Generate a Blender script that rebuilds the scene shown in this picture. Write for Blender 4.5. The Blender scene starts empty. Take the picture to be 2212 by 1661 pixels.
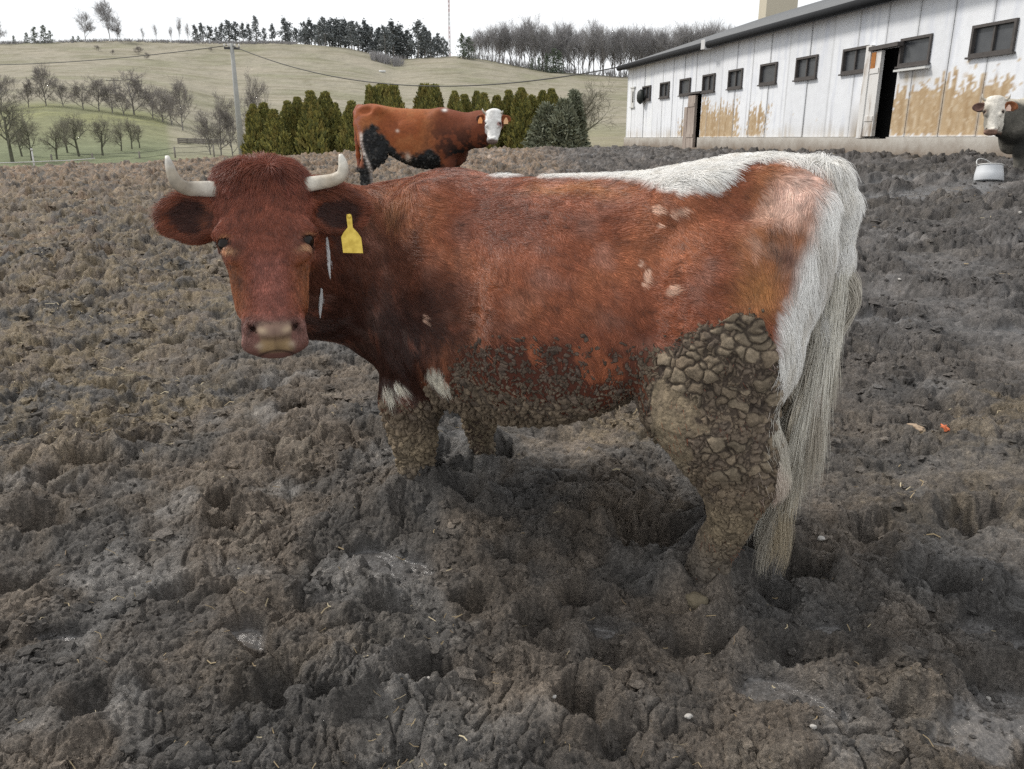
import bpy, math, random
import numpy as np
from mathutils import Vector, Matrix
R = math.radians
rng = np.random.default_rng(7)
random.seed(7)
SC = bpy.context.scene
COL = SC.collection

# ------------------------------------------------------------------ objects
def tag(o, label=None, cat=None, group=None, kind=None):
    if label: o['label'] = label
    if cat: o['category'] = cat
    if group: o['group'] = group
    if kind: o['kind'] = kind
    return o

def empty(name, loc=(0, 0, 0), rz=0.0):
    o = bpy.data.objects.new(name, None)
    o.empty_display_size = 0.1
    o.location = loc
    o.rotation_euler = (0, 0, rz)
    COL.objects.link(o)
    return o

def mesh_from(name, V, F, mats=None, smooth=True, parent=None, mi=None, attrs=None):
    """V (n,3); F int array (m,3|4) or list of such arrays"""
    V = np.asarray(V, dtype=np.float32)
    Fs = F if isinstance(F, list) else [F]
    Fs = [np.asarray(f, dtype=np.int32) for f in Fs if len(f)]
    me = bpy.data.meshes.new(name)
    me.vertices.add(len(V)); me.vertices.foreach_set('co', V.ravel())
    nl = sum(f.size for f in Fs); npoly = sum(len(f) for f in Fs)
    me.loops.add(nl); me.polygons.add(npoly)
    me.loops.foreach_set('vertex_index', np.concatenate([f.ravel() for f in Fs]))
    tot = np.concatenate([np.full(len(f), f.shape[1], np.int32) for f in Fs])
    start = np.concatenate([[0], np.cumsum(tot)[:-1]]).astype(np.int32)
    me.polygons.foreach_set('loop_start', start)
    me.polygons.foreach_set('loop_total', tot)
    if mi is not None: me.polygons.foreach_set('material_index', np.asarray(mi, np.int32))
    me.update(calc_edges=True)
    me.polygons.foreach_set('use_smooth', np.full(npoly, smooth, bool))
    for k, a in (attrs or {}).items():
        a = np.asarray(a, np.float32)
        if a.ndim == 1:
            at = me.attributes.new(k, 'FLOAT', 'POINT'); at.data.foreach_set('value', a)
        else:
            if a.shape[1] == 3: a = np.concatenate([a, np.ones((len(a), 1), np.float32)], 1)
            at = me.attributes.new(k, 'FLOAT_COLOR', 'POINT'); at.data.foreach_set('color', a.ravel())
    for m in (mats or []): me.materials.append(m)
    o = bpy.data.objects.new(name, me)
    COL.objects.link(o)
    if parent is not None: o.parent = parent
    return o

class MB:
    """collects simple shapes and builds ONE mesh"""
    def __init__(s): s.v = []; s.f4 = []; s.f3 = []; s.n = 0; s.c = []
    def add(s, V, F, c=None):
        V = np.asarray(V, np.float32); F = np.asarray(F, np.int32)
        s.v.append(V); (s.f4 if F.shape[1] == 4 else s.f3).append(F + s.n); s.n += len(V)
        s.c.append(np.tile(np.asarray(c if c is not None else (.5, .5, .5), np.float32), (len(V), 1)) if c is None or np.ndim(c) == 1 else np.asarray(c, np.float32))
    def box(s, lo, hi, c=None, M=None):
        x0, y0, z0 = lo; x1, y1, z1 = hi
        V = np.array([(x0,y0,z0),(x1,y0,z0),(x1,y1,z0),(x0,y1,z0),(x0,y0,z1),(x1,y0,z1),(x1,y1,z1),(x0,y1,z1)], np.float32)
        if M is not None: V = np.array([M @ Vector(v) for v in V.tolist()], np.float32)
        s.add(V, [(0,3,2,1),(4,5,6,7),(0,1,5,4),(1,2,6,5),(2,3,7,6),(3,0,4,7)], c)
    def tube(s, P, rad, n=6, cap=True, c=None):
        P = np.asarray(P, float); rad = np.broadcast_to(np.asarray(rad, float), (len(P),))
        T = np.gradient(P, axis=0); T /= np.linalg.norm(T, axis=1, keepdims=True) + 1e-9
        up = np.array([0.0, 0, 1]) if abs(T[0][2]) < .9 else np.array([1.0, 0, 0])
        V = []
        u = np.cross(T[0], up); u /= np.linalg.norm(u)
        for i in range(len(P)):
            u = u - T[i] * (u @ T[i]); u /= np.linalg.norm(u) + 1e-9
            w = np.cross(T[i], u)
            a = np.arange(n) * 2 * np.pi / n
            V.append(P[i] + rad[i] * (np.cos(a)[:, None] * u + np.sin(a)[:, None] * w))
        V = np.concatenate(V)
        F = []
        for i in range(len(P) - 1):
            for j in range(n):
                F.append((i*n+j, i*n+(j+1) % n, (i+1)*n+(j+1) % n, (i+1)*n+j))
        base = s.n
        s.add(V, F, c)
        if cap:
            for i, sgn in ((0, 1), (len(P) - 1, -1)):
                q = [base + i*n + j for j in range(n)]
                if sgn > 0: q = q[::-1]
                for j in range(1, n - 1): s.f3.append(np.array([(q[0], q[j], q[j+1])], np.int32))
    def build(s, name, mat, parent=None, smooth=False, col=False):
        V = np.concatenate(s.v)
        F = []
        if s.f4: F.append(np.concatenate(s.f4))
        if s.f3: F.append(np.concatenate(s.f3))
        return mesh_from(name, V, F, [mat], smooth, parent, attrs={'col': np.concatenate(s.c)} if col else None)

# ------------------------------------------------------------------ noise
def _hash(*ix):
    h = np.uint32(2166136261)
    with np.errstate(over='ignore'):
        for k, a in enumerate(ix):
            h = (np.uint32(h) ^ (a.astype(np.int64) & 0xffffffff).astype(np.uint32) * np.uint32(2654435761 + 40503 * k * 2)) * np.uint32(16777619)
            h = h ^ (h >> np.uint32(15))
        h = h * np.uint32(2246822519); h = h ^ (h >> np.uint32(13))
        h = h * np.uint32(3266489917); h = h ^ (h >> np.uint32(16))
    return h
def _h01(*ix): return (_hash(*ix) & np.uint32(0xffffff)).astype(np.float32) / np.float32(0xffffff)
def pn2(x, y, seed=0):
    x = np.asarray(x, np.float32); y = np.asarray(y, np.float32)
    xi = np.floor(x); yi = np.floor(y); fx = x - xi; fy = y - yi
    u = fx*fx*fx*(fx*(fx*6-15)+10); v = fy*fy*fy*(fy*(fy*6-15)+10)
    sd = np.full(1, seed)
    def g(dx, dy):
        a = _h01(xi+dx, yi+dy, sd) * np.float32(2*np.pi)
        return np.cos(a)*(fx-dx) + np.sin(a)*(fy-dy)
    a = g(0,0); b = g(1,0); c = g(0,1); d = g(1,1)
    return ((a+(b-a)*u) + ((c+(d-c)*u)-(a+(b-a)*u))*v) * np.float32(1.5)
def fbm2(x, y, o=4, seed=0, gain=.5):
    r = 0; a = 1.0; t = 0; f = 1.0
    for i in range(o):
        r = r + a*pn2(x*f+17.3*i, y*f-9.1*i, seed+i); t += a; a *= gain; f *= 2.03
    return r / t
def pn3(x, y, z, seed=0):
    x = np.asarray(x, np.float32); y = np.asarray(y, np.float32); z = np.asarray(z, np.float32)
    xi = np.floor(x); yi = np.floor(y); zi = np.floor(z); fx = x-xi; fy = y-yi; fz = z-zi
    u = fx*fx*(3-2*fx); v = fy*fy*(3-2*fy); w = fz*fz*(3-2*fz)
    sd = np.full(1, seed)
    r = 0
    for dz in (0, 1):
        for dy in (0, 1):
            for dx in (0, 1):
                r = r + (_h01(xi+dx, yi+dy, zi+dz, sd)*2-1) * ((u if dx else 1-u)*(v if dy else 1-v)*(w if dz else 1-w))
    return r
def fbm3(P, s=1.0, o=3, seed=0):
    r = 0; a = 1.0; t = 0
    for i in range(o):
        r = r + a*pn3(P[:,0]*s+3.1*i, P[:,1]*s+7.7*i, P[:,2]*s-5.3*i, seed+i); t += a; a *= .5; s *= 2.07
    return r / t
def worley2(x, y, seed=0, jit=.9):
    x = np.asarray(x, np.float32); y = np.asarray(y, np.float32)
    xi = np.floor(x); yi = np.floor(y)
    f1 = np.full(x.shape, 9, np.float32); f2 = f1.copy(); cid = np.zeros(x.shape, np.float32)
    sd = np.full(1, seed); sd2 = sd + 77; sd3 = sd + 191
    for dx in (-1, 0, 1):
        for dy in (-1, 0, 1):
            cx = xi+dx; cy = yi+dy
            px = cx + .5 + (_h01(cx, cy, sd)-.5)*jit; py = cy + .5 + (_h01(cx, cy, sd2)-.5)*jit
            d = np.hypot(px-x, py-y)
            m = d < f1
            f2 = np.where(m, f1, np.minimum(f2, d))
            cid = np.where(m, _h01(cx, cy, sd3), cid)
            f1 = np.where(m, d, f1)
    return f1, f2, cid
def worley3(P, seed=0, jit=.9):
    P = np.asarray(P, np.float32); I = np.floor(P)
    n = len(P); f1 = np.full(n, 9, np.float32); f2 = f1.copy(); cid = np.zeros(n, np.float32)
    sd = np.full(1, seed)
    for dx in (-1, 0, 1):
        for dy in (-1, 0, 1):
            for dz in (-1, 0, 1):
                C = I + np.array([dx, dy, dz], np.float32)
                q = [C[:, k] + .5 + (_h01(C[:,0], C[:,1], C[:,2], sd+11*k)-.5)*jit for k in range(3)]
                d = np.sqrt((q[0]-P[:,0])**2 + (q[1]-P[:,1])**2 + (q[2]-P[:,2])**2)
                m = d < f1
                f2 = np.where(m, f1, np.minimum(f2, d))
                cid = np.where(m, _h01(C[:,0], C[:,1], C[:,2], sd+333), cid)
                f1 = np.where(m, d, f1)
    return f1, f2, cid
def ss(a, b, x):
    t = np.clip((x-a)/(b-a), 0, 1); return t*t*(3-2*t)
def mix(a, b, t):
    return a + (b-a)*t
def mixc(a, b, t):
    return a + (np.asarray(b, np.float32)-a)*t[:, None]
def s2l(r, g, b):
    c = np.array([r, g, b], float)/255
    return np.where(c < .04045, c/12.92, ((c+.055)/1.055)**2.4)

# ------------------------------------------------------------------ materials
class NT:
    def __init__(s, name):
        s.m = bpy.data.materials.new(name); s.m.use_nodes = True
        s.t = s.m.node_tree; s.n = s.t.nodes; s.l = s.t.links
        s.b = s.n['Principled BSDF']; s.o = s.n['Material Output']
        s._tc = None
    def new(s, t, **kw):
        n = s.n.new(t)
        for k, v in kw.items(): setattr(n, k, v)
        return n
    def link(s, a, b): s.l.new(a, b)
    def val(s, sock, v):
        if hasattr(v, 'is_output'): s.l.new(v, sock)
        else: sock.default_value = v
    def attr(s, name):
        n = s.new('ShaderNodeAttribute'); n.attribute_name = name; return n
    def coord(s, which='Object'):
        if s._tc is None: s._tc = s.new('ShaderNodeTexCoord')
        return s._tc.outputs[which]
    def noise(s, scale, detail=4, rough=.55, vec=None, stretch=None):
        n = s.new('ShaderNodeTexNoise'); n.inputs['Scale'].default_value = scale
        n.inputs['Detail'].default_value = detail; n.inputs['Roughness'].default_value = rough
        v = vec if vec is not None else s.coord()
        if stretch:
            mp = s.new('ShaderNodeMapping'); mp.inputs['Scale'].default_value = stretch
            s.link(v, mp.inputs['Vector']); v = mp.outputs[0]
        s.link(v, n.inputs['Vector']); return n.outputs['Fac']
    def ramp(s, fac, stops):
        n = s.new('ShaderNodeValToRGB'); s.link(fac, n.inputs[0])
        e = n.color_ramp.elements
        while len(e) < len(stops): e.new(.5)
        for i, (p, c) in enumerate(stops):
            e[i].position = p; e[i].color = (c, c, c, 1) if np.isscalar(c) else (*c, 1)
        return n.outputs[0]
    def mixc(s, fac, a, b, mode='MIX'):
        n = s.new('ShaderNodeMix'); n.data_type = 'RGBA'; n.blend_type = mode
        s.val(n.inputs[0], fac); 
        for i, v in ((6, a), (7, b)): s.val(n.inputs[i], v if hasattr(v, 'is_output') else (*v[:3], 1))
        return n.outputs[2]
    def math(s, op, a, b=0.5):
        n = s.new('ShaderNodeMath'); n.operation = op
        s.val(n.inputs[0], a); s.val(n.inputs[1], b); return n.outputs[0]
    def bump(s, h, strength=.5, dist=.01, normal=None):
        n = s.new('ShaderNodeBump'); n.inputs['Strength'].default_value = strength
        n.inputs['Distance'].default_value = dist; s.link(h, n.inputs['Height'])
        if normal is not None: s.link(normal, n.inputs['Normal'])
        return n.outputs[0]
    def set(s, **kw):
        M = dict(col='Base Color', rough='Roughness', spec='Specular IOR Level', metal='Metallic', normal='Normal', coat='Coat Weight', trans='Transmission Weight', sheen='Sheen Weight')
        for k, v in kw.items():
            if k == 'col' and not hasattr(v, 'is_output'): v = (*v[:3], 1)
            s.val(s.b.inputs[M[k]], v)
        return s.m
def plain(name, col, rough=.8, var=.25, scale=8, spec=.3, bump=0.0):
    t = NT(name)
    n = t.noise(scale, 5)
    c = t.mixc(n, [x*(1-var) for x in col], [min(1, x*(1+var)) for x in col])
    kw = dict(col=c, rough=rough, spec=spec)
    if bump: kw['normal'] = t.bump(t.noise(scale*6, 4), .6, bump)
    return t.set(**kw)
def attr_mat(name, rough=.8, spec=.3, noise_scale=40, var=.25, bump=0, bscale=200):
    t = NT(name)
    a = t.attr('col').outputs['Color']
    f = t.ramp(t.noise(noise_scale, 4), [(.25, 1-var), (.75, 1+var)])
    kw = dict(col=t.mixc(1.0, a, f, 'MULTIPLY'), rough=rough, spec=spec)
    if bump: kw['normal'] = t.bump(t.noise(bscale, 4), .7, bump)
    return t.set(**kw)

# ------------------------------------------------------------------ camera
CH = 1.22; PITCH = R(17.1); FS = 1730.0; CX, CY = 1106.0, 830.5
SP, CP = math.sin(PITCH), math.cos(PITCH)
cam_d = bpy.data.cameras.new('camera'); cam = bpy.data.objects.new('camera', cam_d); COL.objects.link(cam)
cam.location = (0, 0, CH); cam.rotation_euler = (math.pi/2-PITCH, 0, 0)
cam_d.sensor_fit = 'HORIZONTAL'; cam_d.sensor_width = 36; cam_d.lens = FS/2212*36
cam_d.clip_start = .05; cam_d.clip_end = 3000
SC.camera = cam
def ray(sx, sy):
    x = (sx-CX)/FS; y = (sy-CY)/FS
    return np.array([x, CP-y*SP, -(SP+y*CP)])
def at_y(sx, sy, Y):
    r = ray(sx, sy); w = r*(Y/r[1]); return np.array([w[0], w[1], CH+w[2]])
def px(P):
    P = np.atleast_2d(P); dx = P[:,0]; dy = P[:,1]; dz = P[:,2]-CH
    f = dy*CP - dz*SP; d = -dz*CP - dy*SP
    return CX+FS*dx/f, CY+FS*d/f
# ------------------------------------------------------------------ sky and sun
SUN_EL, SUN_AZ = R(44), R(-66)      # azimuth from +Y towards +X: the sun stands to the left
w = bpy.data.worlds.new('World'); SC.world = w; w.use_nodes = True
nt = w.node_tree; nn = nt.nodes
bg = nn['Background']
sky = nn.new('ShaderNodeTexSky'); sky.sky_type = 'NISHITA'; sky.sun_disc = False
sky.sun_elevation = SUN_EL; sky.sun_rotation = SUN_AZ; sky.air_density = 1.0; sky.dust_density = 2.0
tc = nn.new('ShaderNodeTexCoord')
no = nn.new('ShaderNodeTexNoise'); no.inputs['Scale'].default_value = 1.6; no.inputs['Detail'].default_value = 6
mp = nn.new('ShaderNodeMapping'); mp.inputs['Scale'].default_value = (1, 1, 3)
nt.links.new(tc.outputs['Generated'], mp.inputs[0]); nt.links.new(mp.outputs[0], no.inputs['Vector'])
rp = nn.new('ShaderNodeValToRGB'); rp.color_ramp.elements[0].position = .3; rp.color_ramp.elements[1].position = .62
rp.color_ramp.elements[0].color = (.68, .68, .68, 1); rp.color_ramp.elements[1].color = (1, 1, 1, 1)
nt.links.new(no.outputs['Fac'], rp.inputs[0])
mx = nn.new('ShaderNodeMix'); mx.data_type = 'RGBA'
nt.links.new(rp.outputs[0], mx.inputs[0]); nt.links.new(sky.outputs[0], mx.inputs[6])
mx.inputs[7].default_value = (11.0, 11.2, 11.4, 1)     # bright even cloud
nt.links.new(mx.outputs[2], bg.inputs[0]); bg.inputs[1].default_value = .10
sun_d = bpy.data.lights.new('sun', 'SUN'); sun = bpy.data.objects.new('sun', sun_d); COL.objects.link(sun)
sun_d.energy = 2.7; sun_d.angle = R(10); sun_d.color = (1, .95, .88)
sd = Vector((math.sin(SUN_AZ)*math.cos(SUN_EL), math.cos(SUN_AZ)*math.cos(SUN_EL), math.sin(SUN_EL)))
sun.rotation_euler = sd.to_track_quat('Z', 'Y').to_euler()
SC.view_settings.view_transform = 'Standard'; SC.view_settings.look = 'None'
SC.view_settings.exposure = 0.0; SC.view_settings.gamma = 1
SC.cycles.use_denoising = False
SC.cycles.max_bounces = 5; SC.cycles.diffuse_bounces = 3; SC.cycles.glossy_bounces = 2
SC.cycles.transmission_bounces = 3; SC.cycles.transparent_max_bounces = 4
# ------------------------------------------------------------------ mud yard
def base_z(x, y):
    x = np.asarray(x, np.float32); y = np.asarray(y, np.float32)
    r = np.interp(y, [-30, 0, 1.2, 2.0, 2.6, 3.2, 5, 8, 11, 14, 18, 22, 27, 34], [-.6, -.14, -.05, 0.0, .075, .12, .21, .33, .45, .58, .74, .84, .93, .9]).astype(np.float32)
    right = (0.90-r)*ss(.8, 6.5, x)*ss(3.5, 11, y)*(1-ss(16, 27, y)*.5)
    left = -.26*ss(1, 13, -x)*ss(6, 20, y)
    return r + right + left

PITS = []   # hoof holes: x, y, rx, ry, depth, rot
def pit_px(sx, sy, rx, ry, dep, rot=0.):
    r = ray(sx, sy); t = .5
    for i in range(400):
        p = r*t
        if CH+p[2] < base_z(p[0], p[1]): break
        t *= 1.01
    PITS.append((p[0], p[1], rx, ry, dep*1.35, rot))
for q in [(722,1548,.060,.050,.10),(925,1485,.085,.05,.085,.1),(1262,1545,.070,.07,.10),(1740,1250,.085,.065,.10,.3),(2050,1285,.10,.07,.09,-.2),
          (1255,1300,.065,.055,.08),(30,1285,.09,.07,.09),(1400,1165,.13,.11,.09,.4),(310,965,.08,.08,.08),(195,1015,.09,.07,.08),(2095,1125,.11,.08,.10,.2),
          (1890,1150,.10,.07,.08),(395,1285,.08,.06,.07),(560,1420,.06,.05,.05),(1020,1300,.07,.05,.07),(1110,1210,.08,.06,.05),
          (860,1320,.10,.06,.06),(1620,1200,.09,.08,.08),(1080,1000,.09,.08,.07),(950,1020,.07,.08,.07),(1960,1540,.06,.04,.05),(1500,1400,.11,.07,.05),
          (620,1500,.10,.08,.05),(1580,1375,.08,.06,.05),(90,1150,.09,.06,.07),(640,905,.09,.08,.06),(480,1100,.09,.07,.05),(1720,1420,.11,.08,.06),
          (2150,1500,.09,.07,.06),(1180,1420,.09,.05,.05),(1300,1120,.12,.08,.06),(1000,1095,.07,.06,.06)]:
    pit_px(*q)
for i in range(190):
    y = .9 + 16*rng.random()**1.5; x = (rng.random()*2-1)*(1.2+y*.9)
    PITS.append((x, y, .06+.06*rng.random(), .05+.045*rng.random(), .02+.05*rng.random(), rng.random()*3.1))
PUD = []    # wet smooth patches: x, y, rx, ry, rot
def pud_px(sx, sy, rx, ry, rot=0.):
    pit_px(sx, sy, rx, ry, 0, rot); p = PITS.pop(); PUD.append((p[0], p[1], rx, ry, rot))
for q in [(1925,700,.26,.15,-.3),(2195,720,.2,.14),(1700,1500,.13,.055,-.5),(125,1383,.06,.035,0.),(520,1385,.06,.04),(1640,935,.12,.08),(2150,1580,.17,.12,.5),
          (2110,1385,.10,.07,.3),(870,1240,.11,.07),(1790,1370,.06,.05),(2020,420,.9,.35),(2160,395,.8,.3),(1950,395,.7,.25),(1300,1370,.06,.03),(1010,1490,.06,.03),(2180,1400,.08,.05),(800,1210,.09,.05)]:
    pud_px(*q)

HOOVES = [(.1470+.52*.866-.15*.5, 2.378-.52*.5-.15*.866, .075), (.147-.455*.866-.15*.5, 2.378+.455*.5-.15*.866, .035), (.147-.385*.866+.15*.5, 2.378+.385*.5+.15*.866, .04)]
def ell(x, y, p):
    c, s = math.cos(p[-1]), math.sin(p[-1])
    dx = x-p[0]; dy = y-p[1]
    return np.hypot((c*dx+s*dy)/p[2], (-s*dx+c*dy)/p[3])
def plates(x, y, s, seed, amp, crack, cw, warp):
    """broken crust: cells of their own height and tilt with gaps between"""
    wx = x*s + warp*fbm2(x*s*1.7, y*s*1.7, 3, seed+1); wy = y*s + warp*fbm2(x*s*1.7+31, y*s*1.7, 3, seed+2)
    f1, f2, c = worley2(wx, wy, seed)
    e = f2-f1
    t = (pn2(c*97., wx*.6, seed+3))*.5
    h = amp*(c-.5) + amp*.5*t + amp*.35*np.sqrt(np.clip(1-(f1/.8)**2, 0, 1))
    g = 1-ss(0.0, cw, e)
    return h*ss(-.02, cw*1.4, e) - crack*g, c, g

def mud_height(x, y):
    """returns height and masks"""
    z = base_z(x, y)
    dist = np.hypot(x, y)
    wx = x + .08*pn2(x*2.3, y*2.3, 5); wy = y + .08*pn2(x*2.3+9, y*2.3, 6)
    litter = np.clip(ss(-.05, .35, fbm2(x*.7, y*.7, 3, 31)) + .9*ss(.1, 2.2, -x-.55)*ss(1.5, 3.0, y), 0, 1)      # straw-and-dung cover, to the left
    wet = ss(.10, .40, fbm2(x*.9+4, y*.9, 3, 41) + .16*ss(.3, 1.5, x) - .22*litter)
    amp = .80+.20*ss(1.8, 3, dist)+.9*ss(3.2, 8, dist)+.30*ss(8, 14, dist)
    h = .055*fbm2(x*.9, y*.9, 3, 1) * ss(.5, 4, dist+1.5)
    rd = 1-np.abs(fbm2(wx*2.4, wy*2.9, 4, 2))*2.6
    h += .019*amp*(rd-.35)
    h += .016*fbm2(wx*6.5, wy*7.2, 4, 3)
    # trampled lumps: rounded heaps with gaps between, of several sizes
    lx = x + .055*fbm2(x*7, y*7, 3, 301); ly = y + .055*fbm2(x*7+40, y*7, 3, 302)
    hm = ss(-.35, .25, fbm2(x*1.3, y*1.3, 2, 303))
    f1, f2, cl = worley2(lx*3.6, ly*4.1, 310); h += amp*.072*(np.sqrt(np.clip(1-(f1/.75)**2, 0, 1))-.45)*(.25+cl)*(.4+.6*hm)
    f1, f2, cl = worley2(lx*8.2, ly*9.0, 311); h -= amp*.014*(1-ss(0., .16, f2-f1))*(1-.5*wet)*hm; h += amp*.036*(np.sqrt(np.clip(1-(f1/.70)**2, 0, 1))-.4)*(.1+1.1*cl)*(1-.55*wet)*(.35+.65*hm)
    f1, f2, cl = worley2(lx*19+.3*fbm2(x*30, y*30, 2, 305), ly*20, 312); h -= amp*.005*(1-ss(0., .2, f2-f1))*(1-.6*wet); h += amp*.0145*(np.sqrt(np.clip(1-(f1/.68)**2, 0, 1))-.3)*cl*(1-.6*wet)
    slab = ss(.10, .34, fbm2(x*2.3+11, y*2.3, 3, 320))*(1-.8*litter)        # smooth wet slabs between the crumbs
    fine_ = 1-.72*slab
    dry = ss(-.15, .25, fbm2(x*1.1-7, y*1.1+3, 2, 52))
    k = (1-.6*wet)
    p1, c1, g1 = plates(wx, wy, 5.2, 4, .017, .016, .07, .6)
    h += p1*(.3+.6*dry)*k*amp
    p2, c2, g2 = plates(x, y, 14, 14, .0085, .005, .12, .6)
    h += p2*(.45+.7*ss(-.3, .2, fbm2(x*2.2, y*2.2, 2, 61)))*(1-.5*wet)*amp*fine_
    p3, c3, g3 = plates(x, y, 38., 15, .0042, .0022, .2, .6)
    h += p3*(.5+.7*ss(-.3, .2, fbm2(x*3.1, y*3.1, 2, 62)))*(1-.5*wet)*fine_
    p4, c4, g4 = plates(x, y, 85., 16, .0022, .001, .25, .5)
    h += p4*(1-.5*wet)*fine_
    h += .016*litter*np.abs(fbm2(x*21, y*21, 3, 71)) + .035*litter*ss(2.2, 5, dist)*np.abs(fbm2(x*8, y*9, 3, 73)) + .004*fbm2(x*60, y*60, 2, 72)
    for p in PITS:
        m = (np.abs(x-p[0]) < .24) & (np.abs(y-p[1]) < .24)
        if not m.any(): continue
        xs = x[m]; ys = y[m]
        wob = .22*pn2(xs*13, ys*13, 81) + .14*pn2(xs*31, ys*31, 82) + .08*pn2(xs*70, ys*70, 84)
        e = ell(xs, ys, p) + wob
        dep = p[4]*(1-ss(.15, 1.08, e))
        rim = p[4]*.34*np.exp(-((e-1.28)/.30)**2)
        h[m] += rim*(.6+.8*pn2(xs*9, ys*9, 83)) - dep
    z = z + h
    pm = np.zeros_like(x)
    for p in PUD:
        m = (np.abs(x-p[0]) < p[2]*1.6+.1) & (np.abs(y-p[1]) < p[2]*1.6+.1)
        if not m.any(): continue
        xs = x[m]; ys = y[m]
        e = ell(xs, ys, p) + .5*pn2(xs*6, ys*6, 91) + .25*pn2(xs*15, ys*15, 92) + .1*pn2(xs*40, ys*40, 93)
        kk = 1-ss(.6, 1.15, e)
        sm = base_z(xs, ys) - .014 + .22*h[m] + .006*pn2(xs*7, ys*7, 94)
        z[m] = z[m]*(1-kk) + sm*kk
        pm[m] = np.maximum(pm[m], kk)
    for (hx, hy, up_) in HOOVES:                                  # collars of mud pushed up round the hooves of the standing cow
        m = (np.abs(x-hx) < .3) & (np.abs(y-hy) < .3)
        if not m.any(): continue
        r_ = np.hypot(x[m]-hx, y[m]-hy)*(1+.25*pn2(x[m]*14, y[m]*14, 95))
        z[m] += up_*np.exp(-((r_-.085)/.035)**2)*(.7+.8*pn2(x[m]*11, y[m]*11, 96)) + .5*up_*np.exp(-(r_/.09)**2)
    z += .03*np.exp(-(((x+.33)/.22)**2+((y-2.42)/.16)**2))       # mound round the near fore foot of the standing cow
    return z, dict(litter=litter, wet=wet, c1=c1, c2=c2, c3=c3, pud=pm, slab=slab)
A3 = np.array([[1.06, 1.0, .94]], np.float32)
def mud_colour(x, y, m):
    col = np.zeros((len(x), 3), np.float32) + np.array([.098, .086, .074], np.float32)
    g = fbm2(x*1.7, y*1.7, 4, 101); g2 = fbm2(x*7, y*7, 3, 102); g3 = fbm2(x*28, y*28, 3, 103); g4 = fbm2(x*95, y*95, 2, 104)
    col = mixc(col, (.140, .110, .082), ss(-.18, .22, g+.3*g2)*.9*(1-.65*ss(.4, 1.6, x)))                       # drying brown crust
    col = mixc(col, (.076, .072, .068), ss(-.02, .35, -g+.3*g2)*.8)                       # grey slurry
    col = mixc(col, (.172, .143, .110), ss(.05, .45, g2)*ss(.0, .4, g)*.7)
    col = mixc(col, (.084, .080, .075), m['slab']*.65)
    near = ss(3.2, 1.6, y)
    lum = col.mean(1, keepdims=True); col = col + (lum*A3 - col)*(near*.18)[:, None]
    lit = m['litter']*(1-.55*near)
    col = mixc(col, (.185, .142, .084), lit*ss(-.25, .3, g2+g3*.5)*.75)
    red = ss(8, 17, y)*ss(-2.5, 2.5, 2.2-x)
    col = mixc(col, (.19, .128, .080), red*ss(-.35, .2, g2+g3)*.85)
    col = mixc(col, (.070, .064, .060), ss(2.0, 5, y)*ss(.3, 1.6, x)*.85)
    col *= (1+.34*g3+.30*g4+.30*(m['c2']-.5)+.22*(m['c1']-.5)+.25*(m['c3']-.5))[:, None]
    col *= np.clip(1+.42*fbm2(x*4.3, y*4.3, 3, 106)+.30*fbm2(x*11, y*11, 3, 107), .35, 1.8)[:, None]      # uneven moisture
    fr = ss(4, 9, y); g5 = fbm2(x*3.3, y*2.1, 4, 105)
    col *= (1+fr*(.75*g5))[:, None]; col = mixc(col, (.13, .075, .045), fr*ss(.05, .45, g5)*ss(2., -1., x)*.6)
    col = mixc(col, (.075, .072, .070), m['pud']*.8)
    return np.clip(col*1.30, .012, .5), g3

def mud_material():
    t = NT('mud')
    a = t.attr('col').outputs['Color']; wv = t.attr('wet').outputs['Fac']
    n1 = t.noise(95, 7, .68); n2 = t.noise(360, 5, .65)
    c = t.mixc(1.0, a, t.ramp(n1, [(.25, .45), (.5, .95), (.8, 2.0)]), 'MULTIPLY')
    c = t.mixc(1.0, c, t.ramp(n2, [(.3, .55), (.7, 1.55)]), 'MULTIPLY')
    rough = t.math('SUBTRACT', .90, t.math('MULTIPLY', wv, .73))
    hgt = t.math('ADD', n1, t.math('MULTIPLY', n2, .5))
    hgt = t.math('MULTIPLY', hgt, t.math('SUBTRACT', 1.08, wv))
    return t.set(col=c, rough=rough, spec=.45, normal=t.bump(hgt, 1.0, .022))
def make_mud(na=1250, fine=1.0):
    az = np.linspace(R(-60), R(60), na); rr = [.45]
    while rr[-1] < 34: rr.append(rr[-1] + max(.0032, min(.00092*rr[-1]**2, .0042*rr[-1])) * (4 if rr[-1] < 1.15 else 1) * fine)
    rr = np.array(rr); nr = len(rr)
    A, Q = np.meshgrid(az, rr)
    x = (np.sin(A)*Q).ravel().astype(np.float32); y = (np.cos(A)*Q).ravel().astype(np.float32)
    z, m = mud_height(x, y)
    edge = np.interp(x, [-30, -16, -8, -3, 2, 6, 30], [15.5, 17.0, 19.5, 22.0, 24.0, 28, 30]) + 1.0*fbm2(x*.4, y*.4, 2, 7)   # the yard ends in a ragged bank
    z = z - ss(0, 3.5, y-edge)*2.0
    col, g3 = mud_colour(x, y, m)
    wet = np.clip(.24+.46*m['wet']*(1-m['litter']), 0, 1)
    wet = np.maximum(np.maximum(wet*(.8+.6*g3), m['slab']*(.72+.3*g3)), m['pud']*1.02)
    i = np.arange(nr-1)[:, None]*na + np.arange(na-1)[None, :]
    F = np.stack([i, i+1, i+na+1, i+na], -1).reshape(-1, 4)
    mat = mud_material()
    o = mesh_from('mud_ground', np.stack([x, y, z], 1), F, [mat], True, attrs={'col': col, 'wet': np.clip(wet, 0, 1)})
    tag(o, kind='structure')
    return o, x, y, z, m, mat
MUD, MX, MY, MZ, MM, MUDM = make_mud()
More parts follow.
